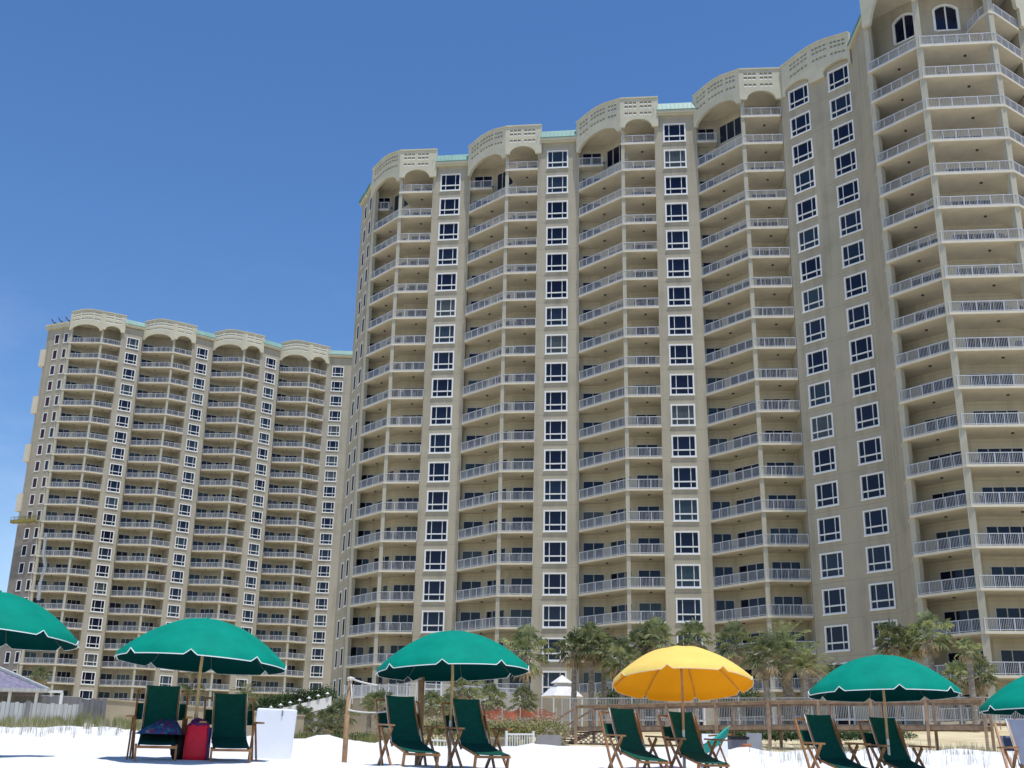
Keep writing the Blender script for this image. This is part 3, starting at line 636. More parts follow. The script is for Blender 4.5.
# ------------------------------------------------------------------ umbrellas
RAD = 1.105
def umbrella(name, label, px, pyrim, Y, cloth, pipe, pole_mat, rot, tilt=(0, 0), ylow=None, poledx=0):
    c = at(px, pyrim, Y); base = gpt(c.x + poledx, c.y)
    t = thing(name, label, 'beach umbrella', base, 0, 'beach umbrellas over pairs of chairs')
    hz = c.z - base.z
    hgt = .53; n = 8; sub = 20; rows = 12
    T = Matrix.Translation((-poledx, 0, hz)) @ Matrix.Rotation(tilt[0], 4, 'X') @ Matrix.Rotation(tilt[1], 4, 'Y') @ Matrix.Rotation(rot, 4, 'Z')
    def P(th, tt):
        k = (th / (2 * math.pi) * n) % 1; sag = math.sin(math.pi * k)
        r = RAD * tt * (1 - .012 * sag * tt ** 2)
        z = hgt * (1 - tt ** 2.05) - .03 * sag * tt * (1 - tt) * 2
        z += .004 * math.sin(th * 23 + tt * 9) * tt * (1 - tt)
        return Vector((r * math.cos(th), r * math.sin(th), z))
    mb = MB(); NA = n * sub
    vs = [T @ P(0, 0)]
    for i in range(1, rows + 1):
        for j in range(NA): vs.append(T @ P(2 * math.pi * j / NA, i / rows))
    fs = [(0, 1 + j, 1 + (j + 1) % NA) for j in range(NA)]
    for i in range(1, rows):
        o1, o2 = 1 + (i - 1) * NA, 1 + i * NA
        fs += [(o1 + j, o2 + j, o2 + (j + 1) % NA, o1 + (j + 1) % NA) for j in range(NA)]
    low = []
    for j in range(NA):
        k = (j / sub) % 1; dist = min(k, 1 - k)
        vl = .006 + .066 * min(1, dist / .075) ** 1.5
        p = P(2 * math.pi * j / NA, 1); low.append(T @ (p + Vector((p.x * .012, p.y * .012, -vl))))
    base_i = len(vs); vs += low; o1 = 1 + (rows - 1) * NA
    fs += [(o1 + j, base_i + j, base_i + (j + 1) % NA, o1 + (j + 1) % NA) for j in range(NA)]
    mb.add(vs, fs)
    can = mb.build('canopy', cloth, t, smooth=True)
    if True:
        ln = MB(); cc = T @ Vector((0, 0, -1.2)); ln.add([v + (cc - v).normalized() * .006 for v in vs], [tuple(reversed(f)) for f in fs]); ln.build('lining', 'yellow_lining' if cloth == 'yellow' else 'lining', can, smooth=True)  # added inner sheet: painted shade under green canopies, painted glow under the yellow
    tr = MB(); tr.tube(low + [low[0]], .0065, 5, cap=False); tr.build('trim', pipe, can)
    for i in range(n):
        r = MB(); th = 2 * math.pi * i / n
        r.tube([T @ (P(th, q) - Vector((0, 0, .02))) for q in (.02, .25, .5, .75, .99)], .007, 5); r.build('rib', 'ribs' if cloth != 'yellow' else 'post', t)
    h = MB(); top = T @ Vector((0, 0, hgt)); h.tube([top, T @ Vector((0, 0, hgt + .025))], .03, 8, .015); h.build('finial', cloth, t)
    pl = MB(); knee = T @ Vector((0, 0, -.12)); pl.tube([Vector((0, 0, hz * .42)), knee, top], .021, 8); pl.build('pole', pole_mat, t)
    p2 = MB(); p2.tube([Vector((0, 0, -.15)), Vector((0, 0, hz * .46))], .027, 8); p2.build('lower_pole', 'steel' if ylow else pole_mat, t)
    return t
umbrella('beach_umbrella', 'green umbrella cut off by the left edge of the photo, tilted towards the tower', -9, 632, 15.7, 'green_roof', 'piping', 'pine', R(12), (R(-2), R(3)))
umbrella('beach_umbrella', 'green umbrella standing between the red bag and the white box, over two chairs', 202, 659, 15.9, 'green_roof', 'piping', 'pine', R(7), (R(-1.5), R(2.2)))
umbrella('beach_umbrella', 'green umbrella next to the roped timber posts, over two chairs', 452.5, 668, 17.4, 'green_roof', 'piping', 'pine', R(-5), (R(-1.5), R(-2.4)), True)
umbrella('beach_umbrella', 'the only yellow umbrella, tilted back over two green chairs', 682, 681, 19.0, 'yellow', 'yellowpipe', 'post', R(22.5 + 3), (R(-9), R(0)), True)
umbrella('beach_umbrella', 'green umbrella in front of the wooden boardwalk over two green chairs', 883.5, 691, 18.1, 'green_roof', 'piping', 'pine', R(-6), (R(-1), R(-.5)), True)
umbrella('beach_umbrella', 'green umbrella cut off by the right edge of the photo above the grey chair', 1060, 706, 17.5, 'green_roof', 'piping', 'pine', R(10), (R(0), R(-1)))
# ------------------------------------------------------------------ beach chairs
def make_chair(label, cloth='canvas'):
    t = thing('beach_chair', label, 'beach chair', (0, 0, 0), 0, 'beach chairs in pairs under the umbrellas' if cloth == 'canvas' else None)
    hw = .225
    def sling(p0, p1, w, sagv, n=10, sd=Vector((0, 0, -1))):
        mb = MB(); vs = []
        for i in range(n + 1):
            q = i / n; c = Vector(p0).lerp(Vector(p1), q) + sd * sagv * math.sin(math.pi * q)
            for j in range(5):
                x = -w + 2 * w * j / 4; vs.append(c + Vector((x, 0, 0)) + sd * sagv * .35 * (1 - (x / w) ** 2))
        m = len(vs); vs += [v + sd * .006 for v in vs]
        fs = []
        for i in range(n):
            for j in range(4):
                a = i * 5 + j; fs.append((a, a + 1, a + 6, a + 5)); fs.append((m + a, m + a + 5, m + a + 6, m + a + 1))
        mb.add(vs, fs); return mb
    # forward is -y
    b = sling((0, .40, 1.0), (0, .02, .34), hw, .035, sd=Vector((0, .88, -.47))); bo = b.build('back_canvas', cloth, t, smooth=True)
    for sx in (-1, 1):
        pp = MB(); pp.tube([(sx * hw, .40, 1.0), (sx * hw, .21 + .03, .67 - .016), (sx * hw, .02, .34)], .006, 5)
        pp.build('piping', 'piping', bo)
    s_ = sling((0, .04, .365), (0, -.63, .21), hw, .02); s_.build('seat_canvas', cloth, t, smooth=True)
    for sx in (-1, 1):
        m_ = MB(); m_.bar((sx * (hw - .012), .42, .99), (sx * (hw - .012), .03, .28), .022, .035); m_.build('back_rail', 'oak', t)
        m_ = MB(); m_.bar((sx * (hw - .012), .1, .34), (sx * (hw - .012), -.61, .175), .022, .035); m_.build('seat_rail', 'oak', t)
        m_ = MB(); m_.bar((sx * (hw + .02), -.56, .21), (sx * (hw + .02), -.50, -.03), .026, .045); m_.build('leg', 'oak', t)
        m_ = MB(); m_.bar((sx * (hw + .075), -.16, .54), (sx * (hw + .075), .34, -.03), .026, .045); m_.build('leg', 'oak', t)
        m_ = MB(); m_.bar((sx * (hw + .10), .52, .93), (sx * (hw + .10), .05, -.03), .024, .04); m_.build('rear_frame', 'oak', t)
        a_ = MB(); a_.hexa([(sx * .37 - .045, -.34, .545), (sx * .37 + .045, -.34, .545), (sx * .37 + .035, .26, .565), (sx * .37 - .035, .26, .565)],
                           [(sx * .37 - .045, -.34, .57), (sx * .37 + .045, -.34, .57), (sx * .37 + .035, .26, .59), (sx * .37 - .035, .26, .59)]); a_.build('armrest', 'oak', t)
        a_ = MB(); a_.bar((sx * .345, .16, .545), (sx * .345, -.36, -.03), .022, .04); a_.build('arm_support', 'oak', t)
    c_ = MB(); c_.bar((-hw - .1, .52, .93), (hw + .1, .52, .93), .03, .03); c_.build('crossbar', 'oak', t); c_ = MB(); c_.bar((-hw - .03, -.60, .175), (hw + .03, -.60, .175), .03, .035); c_.build('crossbar', 'oak', t)
    st = sling((0, .46, .76), (0, .35, .54), hw + .10, .012, 4, Vector((0, .9, -.3))); st.build('rear_strap', cloth, t, smooth=True)
    return t
CH = [((158, 738), 15.9, -1, 'tall green beach chair with the patterned towel heaped on its seat'),
      ((229, 742), 16.1, 4, 'green beach chair between the red bag and the white box'),
      ((407, 746), 17.0, 21, 'green beach chair nearest the roped timber posts, left of the umbrella pole'),
      ((476, 748), 17.2, 24, 'green beach chair just right of the pole of the umbrella beside the roped posts'),
      ((634, 755), 18.6, 29, 'green beach chair left of the pole of the yellow umbrella'),
      ((694, 757), 18.8, 30, 'green beach chair under the yellow umbrella, next to the folded turquoise cloth'),
      ((835, 764), 17.9, 30, 'green beach chair left of the pole of the umbrella in front of the boardwalk'),
      ((899, 767), 18.0, 30, 'green beach chair right of the pole of the umbrella in front of the boardwalk')]
proto = None
for (px, py), Y, yaw, lab in CH:
    c = at(px, py, Y)
    if proto is None: proto = make_chair(lab); o = proto
    else: o = copy_tree(proto); o['label'] = lab
    z = ground(c.x, c.y); z = .5 * z + .5 * (c.z - .31)
    o.location = (c.x, c.y, z); o.rotation_euler = (R(1.0), R(rnd.uniform(-1, 1)), R(yaw) - math.atan2(c.x, c.y))
    sc = 1.04 if px == 159 else 1.0; o.scale = (sc, sc, sc * (1.0 if px == 159 else .90 if px == 229 else .97))
gc = make_chair('pale grey canvas chair with dark red stripes at the right edge of the photo', 'greycanvas')
c = at(1041, 762, 15.6); gc.location = (c.x, c.y, c.z - .33); gc.rotation_euler = (0, 0, R(-8)); gc.scale = (1.1, 1.2, .88)
for k in range(3):
    b = MB(); q0, q1 = .70 + k * .07, .725 + k * .07
    f = lambda q, x: Vector((x, .40, 1.0)).lerp(Vector((x, .02, .34)), q) + Vector((0, .88, -.47)) * (.035 * math.sin(math.pi * q) + .012 * (1 - (x / .235) ** 2) - .004)
    for j in range(6):
        x0, x1 = -.12 + j * .045, -.12 + (j + 1) * .045
        b.add([f(q0, x0), f(q0, x1), f(q1, x1), f(q1, x0)], [(3, 2, 1, 0)])
    b.build('stripe', 'redbag', gc)
# towel heap
tw = MB(); c = at(161, 736, 15.75)
nn = 22
for j in range(nn + 1):
    for i in range(nn + 1):
        u_, v_ = i / nn, j / nn; x = (u_ - .5) * .52; y = (v_ - .5) * .5
        e = math.sin(math.pi * u_) ** .5 * math.sin(math.pi * v_) ** .5
        z = e * (.05 + .15 * u_ + .05 * mnoise.noise(Vector((x * 11, y * 11, 2)))) + .03 * mnoise.noise(Vector((x * 22, y * 22, 4))) * e
        tw.v.append((x + .03 * mnoise.noise(Vector((y * 9, x * 3, 1))), y - .04 * (1 - e), z - .05 * (1 - e)))
for j in range(nn):
    for i in range(nn): a = j * (nn + 1) + i; tw.f.append((a, a + 1, a + nn + 2, a + nn + 1)); tw.mi.append(0)
o = tw.build('beach_towel', 'towel', smooth=True); o.location = (c.x + .02, c.y - .05, proto.location.z + .37)
tag(o, 'crumpled blue, red and purple patterned beach towel on the seat of the tall chair', 'towel')
# red bag
c = gpt(*at(195, 760, 15.75).xy)
bag = thing('beach_bag', 'bright red beach bag standing between the two leftmost chairs', 'bag', c, R(4))
b = MB(); prof = [(0, .145, .11), (.08, .155, .12), (.26, .15, .11), (.39, .145, .09), (.45, .14, .07)]
for z_, a_, d_ in prof:
    for j in range(20):
        th = 2 * math.pi * j / 20; cx, sy = math.cos(th), math.sin(th); k = 1 + .03 * mnoise.noise(Vector((cx * 3, sy * 3, z_ * 7)))
        b.v.append((a_ * math.copysign(abs(cx) ** .5, cx) * k, d_ * math.copysign(abs(sy) ** .5, sy) * k, z_ + .012 * math.sin(th * 3) * (z_ > .4)))
for i in range(len(prof) - 1):
    for j in range(20): b.f.append((i * 20 + j, i * 20 + (j + 1) % 20, (i + 1) * 20 + (j + 1) % 20, (i + 1) * 20 + j)); b.mi.append(0)
b.f.append(tuple(reversed(range(20)))); b.mi.append(0); b.build('body', 'redbag', bag, smooth=True)
for sy in (-1, 1):
    b = MB(); b.tube([(-.09, sy * .075, .43), (-.07, sy * .085, .50), (0, sy * .09, .53), (.07, sy * .085, .50), (.09, sy * .075, .43)], .011, 6); b.build('handle', 'purple', bag)
b = MB(); b.box(.143, .162, -.08, .08, .0, .42); b.build('side_panel', 'purple', bag)
def lump(name, m, loc, sx, sy, sz, label, cat, seed=0):
    b = MB(); n1, n2 = 10, 16
    for i in range(n1 + 1):
        for j in range(n2):
            ph = math.pi * i / n1; th = 2 * math.pi * j / n2; v = Vector((math.sin(ph) * math.cos(th), math.sin(ph) * math.sin(th), math.cos(ph)))
            k = 1 + .28 * mnoise.noise(v * 2.1 + Vector((seed, 0, 0))); b.v.append((v.x * sx * k, v.y * sy * k, v.z * sz * k))
    for i in range(n1):
        for j in range(n2): b.f.append((i * n2 + j, (i + 1) * n2 + j, (i + 1) * n2 + (j + 1) % n2, i * n2 + (j + 1) % n2)); b.mi.append(0)
    o = b.build(name, m, smooth=True, loc=loc); return tag(o, label, cat)
lump('rolled_towel', 'purple', (c.x, c.y, c.z + .46), .13, .085, .06, 'dark purple towel stuffed in the top of the red bag', 'towel', 3)
c = gpt(*at(178, 760, 15.9).xy)
lump('backpack', 'black', (c.x, c.y, c.z + .15), .11, .14, .19, 'small black backpack between the tall chair and the red bag', 'backpack', 5)
# white box
c = gpt(*at(273, 748, 20.0).xy)
wb = thing('storage_box', 'large plain white plastic box standing on the sand right of the chairs', 'storage box', (c.x, c.y, c.z - .05), R(10))
bh = at(272, 709, 20).z - c.z + .05
b = MB(); b.hexa([(-.33, -.25, 0), (.29, -.25, 0), (.3, .25, 0), (-.3, .25, 0)], [(-.30, -.24, bh), (.35, -.24, bh - .01), (.35, .25, bh - .01), (-.30, .25, bh)]); bo = b.build('body', 'plastic', wb)
bv = bo.modifiers.new('bevel', 'BEVEL'); bv.width = .03; bv.segments = 3
b = MB(); b.box(.1, .12, -.262, -.235, bh - .12, bh - .03); b.build('latch', 'fencedark', wb)
# rope posts
p1 = gpt(*at(344, 766, 16.5).xy); p2 = gpt(*at(418, 760, 17.9).xy)
h1 = at(345, 677, 16.5).z - p1.z; h2 = at(416, 677, 17.9).z - p2.z
b = MB(); b.tube([(0, 0, -.2), (.0, 0, h1 * .5), (.02, 0, h1)], .037, 10, .033); po1 = b.build('rope_post', 'post', loc=p1, smooth=True); tag(po1, 'slender timber post left of the chairs with white rope tied to its top', 'post', 'timber posts carrying the white ropes')
b = MB(); b.tube([(0, 0, -.2), (.01, 0, h2 * .5), (.0, 0, h2)], .052, 10, .048); po2 = b.build('rope_post', 'post', loc=p2, smooth=True); tag(po2, 'thicker timber post rising behind the green chair', 'post', 'timber posts carrying the white ropes')
def rope(a, b_, sag, r=.011, n=16):
    return [Vector(a).lerp(Vector(b_), i / n) + Vector((0, 0, -4 * sag * (i / n) * (1 - i / n))) for i in range(n + 1)]
t1, t2 = p1 + Vector((.02, -.03, h1 - .02)), p2 + Vector((0, -.05, h2 - .02))
q1, q2 = p1 + Vector((.02, -.04, at(346, 710, 16.5).z - p1.z)), p2 + Vector((0, -.05, at(417, 701, 17.9).z - p2.z))
b = MB(); b.tube(rope(t1, t2, .1), .012, 6); b.tube([t1 + Vector((0, -.01, .02)), t1.lerp(q1, .5) + Vector((.03, -.01, 0)), q1], .008, 5); b.tube([t1 + Vector((-.04, 0, .0)), t1 + Vector((0, -.05, .01)), t1 + Vector((.045, 0, 0)), t1 + Vector((0, .05, -.02)), t1 + Vector((-.04, 0, -.02))], .014, 6)
tag(b.build('rope', 'rope', smooth=True), 'upper white rope sagging between the tops of the two timber posts', 'rope', 'white ropes between the posts')
b = MB(); b.tube(rope(q1, q2, .09), .011, 6)
tag(b.build('rope', 'rope', smooth=True), 'lower white rope strung at mid height of the two timber posts', 'rope', 'white ropes between the posts')
# folded turquoise cloth, white board, bins and pots behind the yellow umbrella's chairs
c = gpt(*at(716, 752, 24).xy); b = MB(); b.hexa([(-.26, 0, -.1), (.24, 0, -.1), (.24, .04, -.1), (-.26, .04, -.1)], [(-.26, .12, .46), (.24, .12, .46), (.24, .16, .46), (-.26, .16, .46)])
o = b.build('board', 'plastic', loc=c); o.rotation_euler.z = R(-6); tag(o, 'white board leaning on the sand behind the folded turquoise cloth', 'board')
c = at(716, 737, 21); tg = thing('folded_umbrella', 'folded turquoise cloth umbrella lying aslant beside the chair under the yellow umbrella', 'umbrella', (c.x, c.y, c.z))
b = MB()
for k in range(4):
    o_ = Vector((.0, .02 * k, -.04 * k)); b.tube([Vector((-.22, 0, -.16)) + o_, Vector((0, 0, -.02)) + o_, Vector((.22, 0, .17)) + o_], .035, 7, .02)
b.build('canopy', 'turq', tg, smooth=True)
b = MB(); b.tube([(-.3, .03, -.30), (.26, .03, .2)], .012, 6); b.build('pole', 'pine', tg)
b = MB(); gz = ground(c.x, c.y) - c.z; b.bar((.16, .05, .02), (-.08, .1, gz), .03, .03); b.bar((.02, .12, .02), (.2, .05, gz), .03, .03); b.bar((-.12, .06, .02), (.27, .06, .05), .05, .03); b.build('stand', 'oak', tg)
c = gpt(*at(738, 747, 30).xy)
bn = thing('waste_bin', 'grey bin with dark lid on the sand in front of the boardwalk', 'bin', c)
b = MB(); b.prism([(-.19, -.2), (.19, -.2), (.22, .2), (-.22, .2)], -.05, .34); b.build('body', 'bin', bn); b = MB(); b.prism([(-.23, -.25), (.24, -.25), (.24, .23), (-.23, .23)], .342, .41); b.build('lid', 'black', bn)
c = gpt(*at(751, 747, 31).xy); b = MB(); b.prism([(-.1, -.04), (.28, -.04), (.28, .05), (-.1, .05)], -.1, .44); tag(b.build('panel', 'greywall', loc=c), 'upright grey panel beside the grey bin', 'panel')
for i, (px, s_) in enumerate(((742, .8), (747, 1.0))):
    c = gpt(*at(px, 748, 29.2).xy); b = MB(); prof = [(0, .07), (.16, .1), (.17, .115), (.22, .115), (.22, .09), (.05, .05)]
    for z_, r_ in prof:
        for j in range(14): b.v.append((r_ * math.cos(j * math.pi / 7), r_ * math.sin(j * math.pi / 7), z_))
    for k in range(len(prof) - 1):
        for j in range(14): b.f.append((k * 14 + j, k * 14 + (j + 1) % 14, (k + 1) * 14 + (j + 1) % 14, (k + 1) * 14 + j)); b.mi.append(0)
    b.f.append(tuple(range(70, 84))); b.mi.append(0)
    o = b.build('terracotta_pot', 'terracotta', loc=c, smooth=True); o.scale = (s_, s_, s_ * 1.1); tag(o, ['smaller terracotta pot beside the grey bin', 'larger terracotta pot in front of the grey panel'][i], 'pot', 'terracotta pots')
# ------------------------------------------------------------------ boardwalk
bw = thing('boardwalk', 'raised brown wooden boardwalk with post and rail sides crossing the dune', 'boardwalk')
near = [at(577, 727, 66).xy, at(770, 727, 59).xy, at(986, 727, 54).xy]
def deckz(i): return [at(577, 726.5, 66).z, at(770, 724.5, 59).z, at(986, 724.5, 54).z][i]
dk = MB(); fa = MB(); post_pts = []
for i in range(2):
    a, b2 = near[i], near[i + 1]; d = (b2 - a).normalized(); L = (b2 - a).length; za, zb_ = deckz(i), deckz(i + 1)
    n = int(L / .15)
    for k in range(n):
        s0 = L * k / n; s1 = L * (k + 1) / n - .01; z_ = za + (zb_ - za) * k / n
        dk.obox(a, d, s0, s1, -.03, 1.7, z_ - .04, z_)
    fa.obox(a, d, 0, L, .0, .05, za - .24, za - .045, zb_ - .24, zb_ - .045); fa.obox(a, d, 0, L, 1.6, 1.65, za - .24, za - .045, zb_ - .24, zb_ - .045)
    np_ = round(L / 2.6)
    for k in range(np_ + (i == 1)):
        s_ = L * k / np_; z_ = za + (zb_ - za) * k / np_
        for t_ in (-.12, 1.68): post_pts.append((a, d, s_, t_, z_))
    for t_ in (-.12, 1.68):
        r_ = MB()
        r_.obox(a, d, 0, L, t_ - .07, t_ + .13, za + 1.06, za + 1.12, zb_ + 1.06, zb_ + 1.12)
        r_.obox(a, d, 0, L, t_ + .0, t_ + .05, za + .95, za + 1.055, zb_ + .95, zb_ + 1.055)
        r_.build('handrail', 'wood', bw)
dk.build('deck', 'wood_grey', bw); fa.build('fascia', 'wood', bw)
for a, d, s_, t_, z_ in post_pts:
    n = Vector((-d.y, d.x)); q = a + d * s_ + n * t_; gz = ground(q.x, q.y)
    p_ = MB(); p_.obox(a, d, s_ - .065, s_ + .065, t_ - .065, t_ + .065, gz - .3, z_ + 1.24); p_.build('post', 'wood', bw)
# stairs at its left end
a, b2 = near[0], near[1]; d = (b2 - a).normalized(); z_ = deckz(0); gz = ground(a.x - 1.5, a.y)
stp = MB(); nst = 7
for k in range(nst): stp.obox(a, d, -.28 * (k + 1), -.28 * k - .01, .02, 1.6, z_ - (z_ - gz) * (k + 1) / (nst + 1) - .05, z_ - (z_ - gz) * (k + 1) / (nst + 1))
stp.build('step', 'wood_grey', bw)
st2 = MB()
for t_ in (-.05, 1.62):
    st2.obox(a, d, -.28 * nst, 0, t_, t_ + .05, gz - .1, gz + .15, z_ - .3, z_ - .05)
    st2.obox(a, d, -.28 * nst - .1, 0, t_, t_ + .08, gz + .95, gz + 1.05, z_ + .98, z_ + 1.08)
    st2.obox(a, d, -.28 * nst - .14, -.28 * nst, t_ - .003, t_ + .12, gz - .2, gz + 1.15)
st2.build('stair_rail', 'wood', bw)
lt_ = MB(); nn_ = Vector((-d.y, d.x))
for k in range(7):
    for sg_ in (1, -1):
        s0 = .1 + k * .33; q0 = a + d * s0 - nn_ * (.01 * sg_ + .015); q1_ = a + d * (s0 + sg_ * .9) - nn_ * (.01 * sg_ + .015)
        lt_.bar((q0.x, q0.y, gz + .05), (q1_.x, q1_.y, z_ - .35), .02, .05)
lt_.build('lattice', 'wood_grey', bw)
# ------------------------------------------------------------------ fences and walls
def rail_fence(name, label, cat, p, q, zt_off, h, post=2.4, step=.11, m_='white', pr=.04):
    t = thing(name, label, cat); p = Vector(p); q = Vector(q); d = (q - p).normalized(); L = (q - p).length; n = round(L / post)
    pk = MB(); z0, z1 = zt_off
    pk.obox(p, d, 0, L, -.025, .025, z0 + h - .06, z0 + h, z1 + h - .06, z1 + h); pk.obox(p, d, 0, L, -.025, .025, z0 + .1, z0 + .15, z1 + .1, z1 + .15)
    k = int(L / step)
    for i in range(k): s_ = L * (i + .5) / k; z_ = z0 + (z1 - z0) * i / k; pk.obox(p, d, s_ - .013, s_ + .013, -.013, .013, z_ + .15, z_ + h - .06)
    pk.build('picket_panel', m_, t)
    for i in range(n + 1):
        s_ = L * i / n; z_ = z0 + (z1 - z0) * i / n; b = MB(); b.obox(p, d, s_ - pr, s_ + pr, -pr, pr, z_ - .5, z_ + h + .08); b.build('post', m_, t)
    return t
pa, pb = at(562, 722, 84), at(1000, 722, 80)
rail_fence('pool_fence', 'long white metal picket fence along the terrace behind the boardwalk', 'fence', pa.xy, pb.xy, (pa.z, pb.z), 1.62, m_='fencewhite')
pa, pb = at(418, 690, 104), at(520, 700, 100)
rail_fence('terrace_fence', 'white metal picket fence on the terrace left of the white pavilion', 'fence', pa.xy, pb.xy, (pa.z - 1.3, pb.z - 1.0), 1.9, 3.4)
pa, pb = at(506, 752, 42), at(533, 752, 42.5)
rail_fence('gate', 'short white picket gate at the sand edge left of the boardwalk stairs', 'gate', pa.xy, pb.xy, (pa.z, pb.z), .62, .95, .09, pr=.035)
pa, pb = at(428, 750, 42), at(456, 751, 42)
rail_fence('low_fence', 'low white fence at the sand edge behind the chairs beside the roped posts', 'fence', pa.xy, pb.xy, (pa.z, pb.z), .36, .33, .12, pr=.02)
# grey low wall next to gate
pa, pb = at(534, 752, 43).xy, at(561, 752, 43).xy; b = MB(); d = dirn(pa, pb); gz = at(540, 753, 43).z
b.obox(pa, d, .1, (pb - pa).length, 0, .3, gz - .4, gz + .62); tag(b.build('low_wall', 'greywall'), 'low grey rendered wall between the white gate and the boardwalk stairs', 'wall')
pa, pb = at(462, 752, 44).xy, at(505, 752, 44).xy; b = MB(); d = dirn(pa, pb)
b.obox(pa, d, 0, (pb - pa).length, 0, .3, gz - .4, gz + .46); b.obox(pa, d, -.02, (pb - pa).length + .02, -.05, .35, gz + .463, gz + .54); tag(b.build('low_wall', 'tanwall'), 'low tan wall with a capping left of the white gate', 'wall')
# left fences
def board_fence(name, label, p, q, z0, z1, h, m_, post_m, pstep):
    t = thing(name, label, 'fence'); p = Vector(p); q = Vector(q); d = (q - p).normalized(); L = (q - p).length; n = int(L / .14); b = MB()
    for i in range(n): s_ = L * i / n; z_ = z0 + (z1 - z0) * i / n; b.obox(p, d, s_, s_ + L / n - .012, 0, .03, z_ - .3, z_ + h + .02 * math.sin(i * 2.3))
    b.build('board_panel', m_, t); k = max(1, round(L / pstep))
    for i in range(k + 1): s_ = L * i / k; z_ = z0 + (z1 - z0) * i / k; b = MB(); b.obox(p, d, s_ - .07, s_ + .07, -.15, -.005, z_ - .3, z_ + h + .06); b.build('post', post_m, t)
pa, pb = at(-30, 728, 40), at(78, 731, 41)
board_fence('board_fence', 'pale weathered board fence behind the dune grass at the left edge', pa.xy, pb.xy, pa.z, pb.z, .86, 'fencegrey', 'fencedark', 1.35)
pa, pb = at(78, 729, 56), at(102, 729, 56)
board_fence('board_fence', 'darker grey board fence between the pale fence and the tan wall', pa.xy, pb.xy, pa.z, pb.z, 1.30, 'fencedark', 'fencedark', .6)
pa, pb = at(101, 729, 58).xy, at(140, 729, 60).xy; b = MB(); d = dirn(pa, pb); z0 = at(101, 729, 58).z
b.obox(pa, d, 0, (pb - pa).length + 12, 0, .3, 1, z0 + 1.32); b.obox(pa, d, -.03, (pb - pa).length + 12.03, -.05, .35, z0 + 1.323, z0 + 1.42)
tag(b.build('block_wall', 'tanwall'), 'low tan block wall behind the tall green chair with the towel', 'wall')
# plinth of the near tower seen below the lowest balconies
pl = MB(); pp_ = [at(343, 700, 117).xy, at(400, 700, 113).xy]; d = dirn(pp_[0], pp_[1]); zt_ = at(343, 697, 117).z
pl.obox(pp_[0], d, 0, 30, 0, 3, 1, zt_ - .2, 1, zt_ - .2); pl.obox(pp_[0], d, 0, .3, 3, 22, 1, zt_ - .2)
tag(pl.build('terrace_wall', 'tanwall'), 'tall plain tan terrace wall behind the roped timber posts', 'wall')
pa, pb = pp_[0] + d * .1, pp_[0] + d * 9
rail_fence('terrace_railing', 'white picket railing on top of the tall tan terrace wall', 'railing', pa, pb, (zt_ - .19, zt_ - .19), 1.25, 1.1)
# ramp with post lights
rp = thing('entrance_ramp', 'sloping concrete ramp with white kerb left of the near tower', 'ramp')
ra, rb = at(255, 726, 108), at(331, 707, 112); d = dirn(ra.xy, rb.xy); L = (rb.xy - ra.xy).length
b = MB(); b.obox(ra.xy, d, 0, L, 0, .25, ra.z, ra.z + 1.0, rb.z, rb.z + .95); b.build('kerb_wall', 'white', rp)
b = MB(); b.obox(ra.xy, d, 0, L, .26, 3.5, ra.z - .1, ra.z + .2, rb.z - .1, rb.z + .2); b.build('slab', 'greywall', rp)
b = MB(); b.obox(ra.xy, d, 0, L, 1.2, 1.5, 1, ra.z - .11, 1, rb.z - .11); b.build('under_wall', 'greywall', rp)
b = MB(); b.obox(ra.xy, d, L * .77, L * .82, -.02, .55, 1, ra.z + (rb.z - ra.z) * .77 - .02); b.build('pillar', 'greywall', rp)
for i in range(8):
    q = ra.xy + d * (L * (i + .5) / 8); z_ = ra.z + (rb.z - ra.z) * (i + .5) / 8 + .98
    t = thing('bollard_light', 'small white mushroom light, one of the evenly spaced row along the ramp kerb', 'light', (q.x, q.y, z_), 0, 'mushroom lights along the ramp kerb')
    b = MB(); b.tube([(0, 0, -.05), (0, 0, .3)], .06, 8); b.build('post', 'fencedark', t)
    b = MB(); b.tube([(0, 0, .3), (0, 0, .34), (0, 0, .46)], .24, 12, .04); b.build('cap', 'white', t)
# ------------------------------------------------------------------ left shade pavilion
pv = thing('shade_pavilion', 'pavilion with mauve shingle roof and white frame behind the pale fence at far left', 'pavilion')
Y = 50; zc = at(61, 693, Y).z; xr = at(61, 693, Y).x; gz = ground(xr, Y)
b = MB(); ap = at(-40, 652, Y + 3.2)
e0, e1, e2, e3 = Vector((xr - 8.2, Y - .2, zc + .1)), Vector((at(50, 692, Y).x, Y - .2, zc + .1)), Vector((at(50, 692, Y).x - 2.6, Y + 5.5, zc + .1)), Vector((xr - 8.2, Y + 5.5, zc + .1))
for dz_ in (0,):
    b.add([e0, e1, e2, e3, ap], [(0, 1, 4), (1, 2, 4), (2, 3, 4), (3, 0, 4), (3, 2, 1, 0)])
b.build('roof', 'shingle', pv)
b = MB(); b.bar(e1 + Vector((0, 0, .03)), ap + Vector((0, 0, .05)), .16, .1); b.bar(e0 + Vector((0, -.05, -.02)), e1 + Vector((0, -.05, -.02)), .12, .14); b.build('roof_trim', 'fencegrey', pv)
for px in (-15, 9, 36, 61):
    x = at(px, 700, Y).x; b = MB(); b.box(x - .05, x + .05, Y - .05, Y + .05, gz - .3, zc); b.build('post', 'white', pv)
b = MB(); b.box(xr - 8, xr + .06, Y - .06, Y + .06, zc + .002, zc + .1); b.build('beam', 'white', pv)
b = MB(); b.box(xr - 8, xr - .05, Y + 2.6, Y + 2.7, gz - .3, zc); b.build('screen', 'fencedark', pv)
